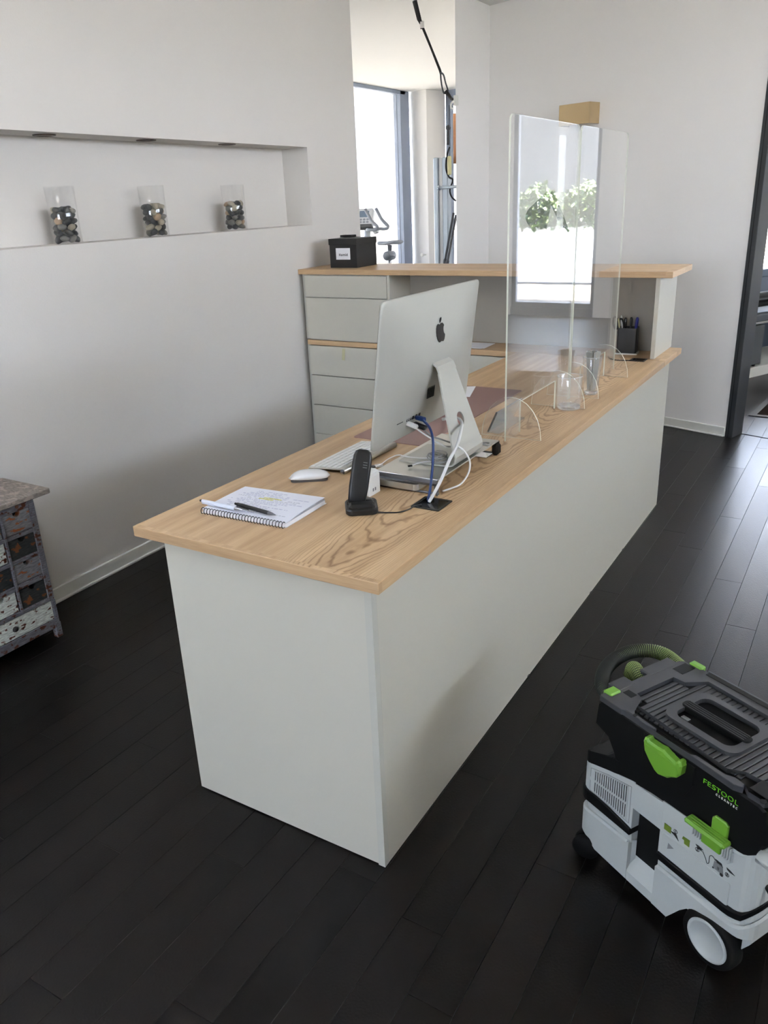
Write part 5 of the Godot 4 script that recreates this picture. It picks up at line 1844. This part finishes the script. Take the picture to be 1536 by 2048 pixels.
	cyl(s, v3(-0.45, 0.06, 0), v3(0.30, 0.06, 0), 0.04, 12)
	cyl(s, v3(0.05, 0.06, 0), v3(0.08, 0.42, 0), 0.05, 12)
	put("base_frame", s, M.bike_grey, t)

	# pulley trainer
	mat("rail_alu", Color(0.62, 0.66, 0.70), 0.35, 0.6)
	t = thing("pulley_trainer", "tall aluminium cable pulley trainer beside the white pier of the gym", "gym machine", v3(-2.885, 0, -6.0))
	s = S()
	bx(s, v3(-0.050, 0.9, 0), v3(0.048, 1.8, 0.10), 0.008)
	put("column", s, M.rail_alu, t)
	put("channel", box(v3(-0.026, 0.02, -0.03), v3(0.012, 1.796, 0.03), 0.004), M.bike_white, t)
	s = S()
	bx(s, v3(0.043, 0.9, 0), v3(0.058, 1.8, 0.08), 0.008)
	put("column", s, M.rail_alu, t)
	s = S(true)
	cyl(s, v3(-0.012, 1.538, 0.06), v3(0.30, 1.545, 0.06), 0.014, 12)
	cyl(s, v3(-0.020, 1.538, 0.06), v3(0.0, 1.538, 0.06), 0.022, 12)
	put("arm", s, M.rail_alu, t)
	put("foot_plate", box(v3(-0.15, 0, -0.25), v3(0.35, 0.02, 0.25), 0.004), M.bike_dark, t)
	s = S(true)
	tube(s, curve([v3(0.10, 1.88, 0.05), v3(0.07, 1.80, 0.05), v3(0.062, 1.70, 0.05), v3(0.09, 1.63, 0.05), v3(0.13, 1.60, 0.05), v3(0.10, 1.52, 0.05), v3(0.115, 1.46, 0.05), v3(0.16, 1.42, 0.05)], 50), 0.008, 8)
	put("pulley_cord", s, M.webbing, t)
	s = S()
	bx(s, v3(0.098, 1.725, 0.05), v3(0.035, 0.16, 0.03), 0.008)
	put("grip_block", s, M.tape, t)
	s = S(true)
	cyl(s, v3(0.078, 1.90, 0.04), v3(0.082, 2.02, 0.04), 0.012, 10)
	lathe(s, [0.0, -0.026, 0.020, -0.015, 0.026, 0.0, 0.020, 0.015, 0.0, 0.026], 14, Transform3D(Basis(), v3(0.083, 2.04, 0.04)))
	put("handle_grip", s, M.bike_dark, t)
	s = S()
	bx(s, v3(0.140, 1.95, -0.05), v3(0.09, 0.42, 0.03), 0.004)
	var bd := put("wooden_board", s, mat("board_wood", Color(0.62, 0.42, 0.27), 0.6), t)
	s = S(true)
	var pa := [[v3(0.050, 0.86, 0.08), v3(0.115, 1.22, 0.05)], [v3(0.085, 0.85, 0.10), v3(0.145, 1.20, 0.06)]]
	for k in 2:
		var o := put("exercise_pole", S(true), M.bike_dark) if false else null
		var q := S(true)
		var a: Vector3 = v3(-2.885, 0, -6.0) + pa[k][0]
		var b: Vector3 = v3(-2.885, 0, -6.0) + pa[k][1]
		var d := (b - a).normalized()
		cyl(q, a - d * (a.y / d.y) + v3(0, 0.0, 0), b + d * 0.1, 0.011, 10)
		lathe(q, [0.011, 0.0, 0.017, 0.01, 0.017, 0.04, 0.011, 0.05], 10, Transform3D(Basis(Quaternion(Vector3.UP, d)), a))
		tag(put("exercise_pole", q, M.bike_dark), ["dark exercise pole leaning by the pulley trainer, nearer its column", "dark exercise pole leaning by the pulley trainer, nearer the back wall edge"][k], "pole", "poles by the pulley trainer")
	t = thing("coat_knob", "small white knob low on the white pier of the gym", "knob", v3(-4.39, 0, -8.1) + D2 * 0.33)
	s = S(true)
	lathe(s, [0.0, 0.08, 0.02, 0.075, 0.026, 0.06, 0.010, 0.04, 0.008, 0.0], 14, Transform3D(Basis(D2, N2, D2.cross(N2)), v3(0, 0.80, 0) - D2 * 0.10))
	put("body", s, M.base, t)

# ---------- entrance ----------
func entry_things() -> void:
	# bench along the window wall; local x runs along it, z out into the room
	var bd := v3(0.4547, 0, -0.8907)
	var nd := v3(0.8907, 0, 0.4547)
	mat("upholstery", Color(0.10, 0.105, 0.11), 0.7)
	mat("seat_blue", Color(0.24, 0.26, 0.29), 0.55)
	mat("bin_grey", Color(0.30, 0.315, 0.32), 0.6)
	var B := Transform3D(Basis(bd, Vector3.UP, nd), v3(-0.019, 0, -5.719))
	var t := thing("waiting_bench", "upholstered waiting bench with a dark bolster below the entrance window", "bench")
	t.transform = B
	put("seat", box(v3(-0.55, 0.445, -0.46), v3(1.3, 0.50, 0.012), 0.006), M.seat_blue, t)
	put("seat_rail", box(v3(-0.55, 0.425, -0.46), v3(1.3, 0.444, 0.008), 0.003), M.alu, t)
	var s := S(true)
	cyl(s, v3(-0.55, 0.595, -0.10), v3(1.3, 0.595, -0.10), 0.058, 18)
	put("bolster", s, M.upholstery, t)
	for x in [-0.5, 1.22]:
		put("leg", box(v3(x, 0.08, -0.42), v3(x + 0.05, 0.425, -0.03), 0.003), M.alu, t)
	put("plinth", box(v3(-0.6, 0.0, -0.50), v3(1.35, 0.08, 0.0), 0.003), M.base, t)
	t = thing("grey_bin", "dark grey storage bin standing under the waiting bench", "bin")
	t.transform = B
	s = S()
	bx(s, v3(-0.03, 0.255, -0.155), v3(0.36, 0.31, 0.30), 0.006, Transform3D.IDENTITY)
	put("body", s, M.bin_grey, t)
	s = S()
	for q in [[-0.17, -0.04], [0.11, -0.04], [-0.17, -0.27], [0.11, -0.27]]:
		bx(s, v3(q[0], 0.091, q[1]), v3(0.02, 0.022, 0.02), 0.002)
	put("feet", s, M.black, t)
	# door mat
	t = thing("door_mat", "dark brown door mat with a grey rubber rim on the entrance floor", "door mat", v3(0.152, 0, -4.519), deg_to_rad(-5))
	mat("mat_pile", Color(0.13, 0.10, 0.09), 0.95, 0, 0.1)
	bumpy(M.mat_pile, 0.3, 0.3, 256, 12.0)
	mat("mat_rim", Color(0.16, 0.17, 0.18), 0.6)
	put("rim", box(v3(0, 0.0005, -1.0), v3(1.4, 0.006, 0), 0.002), M.mat_rim, t)
	put("pile", box(v3(0.045, 0.004, -0.955), v3(1.355, 0.010, -0.045), 0.002), M.mat_pile, t)
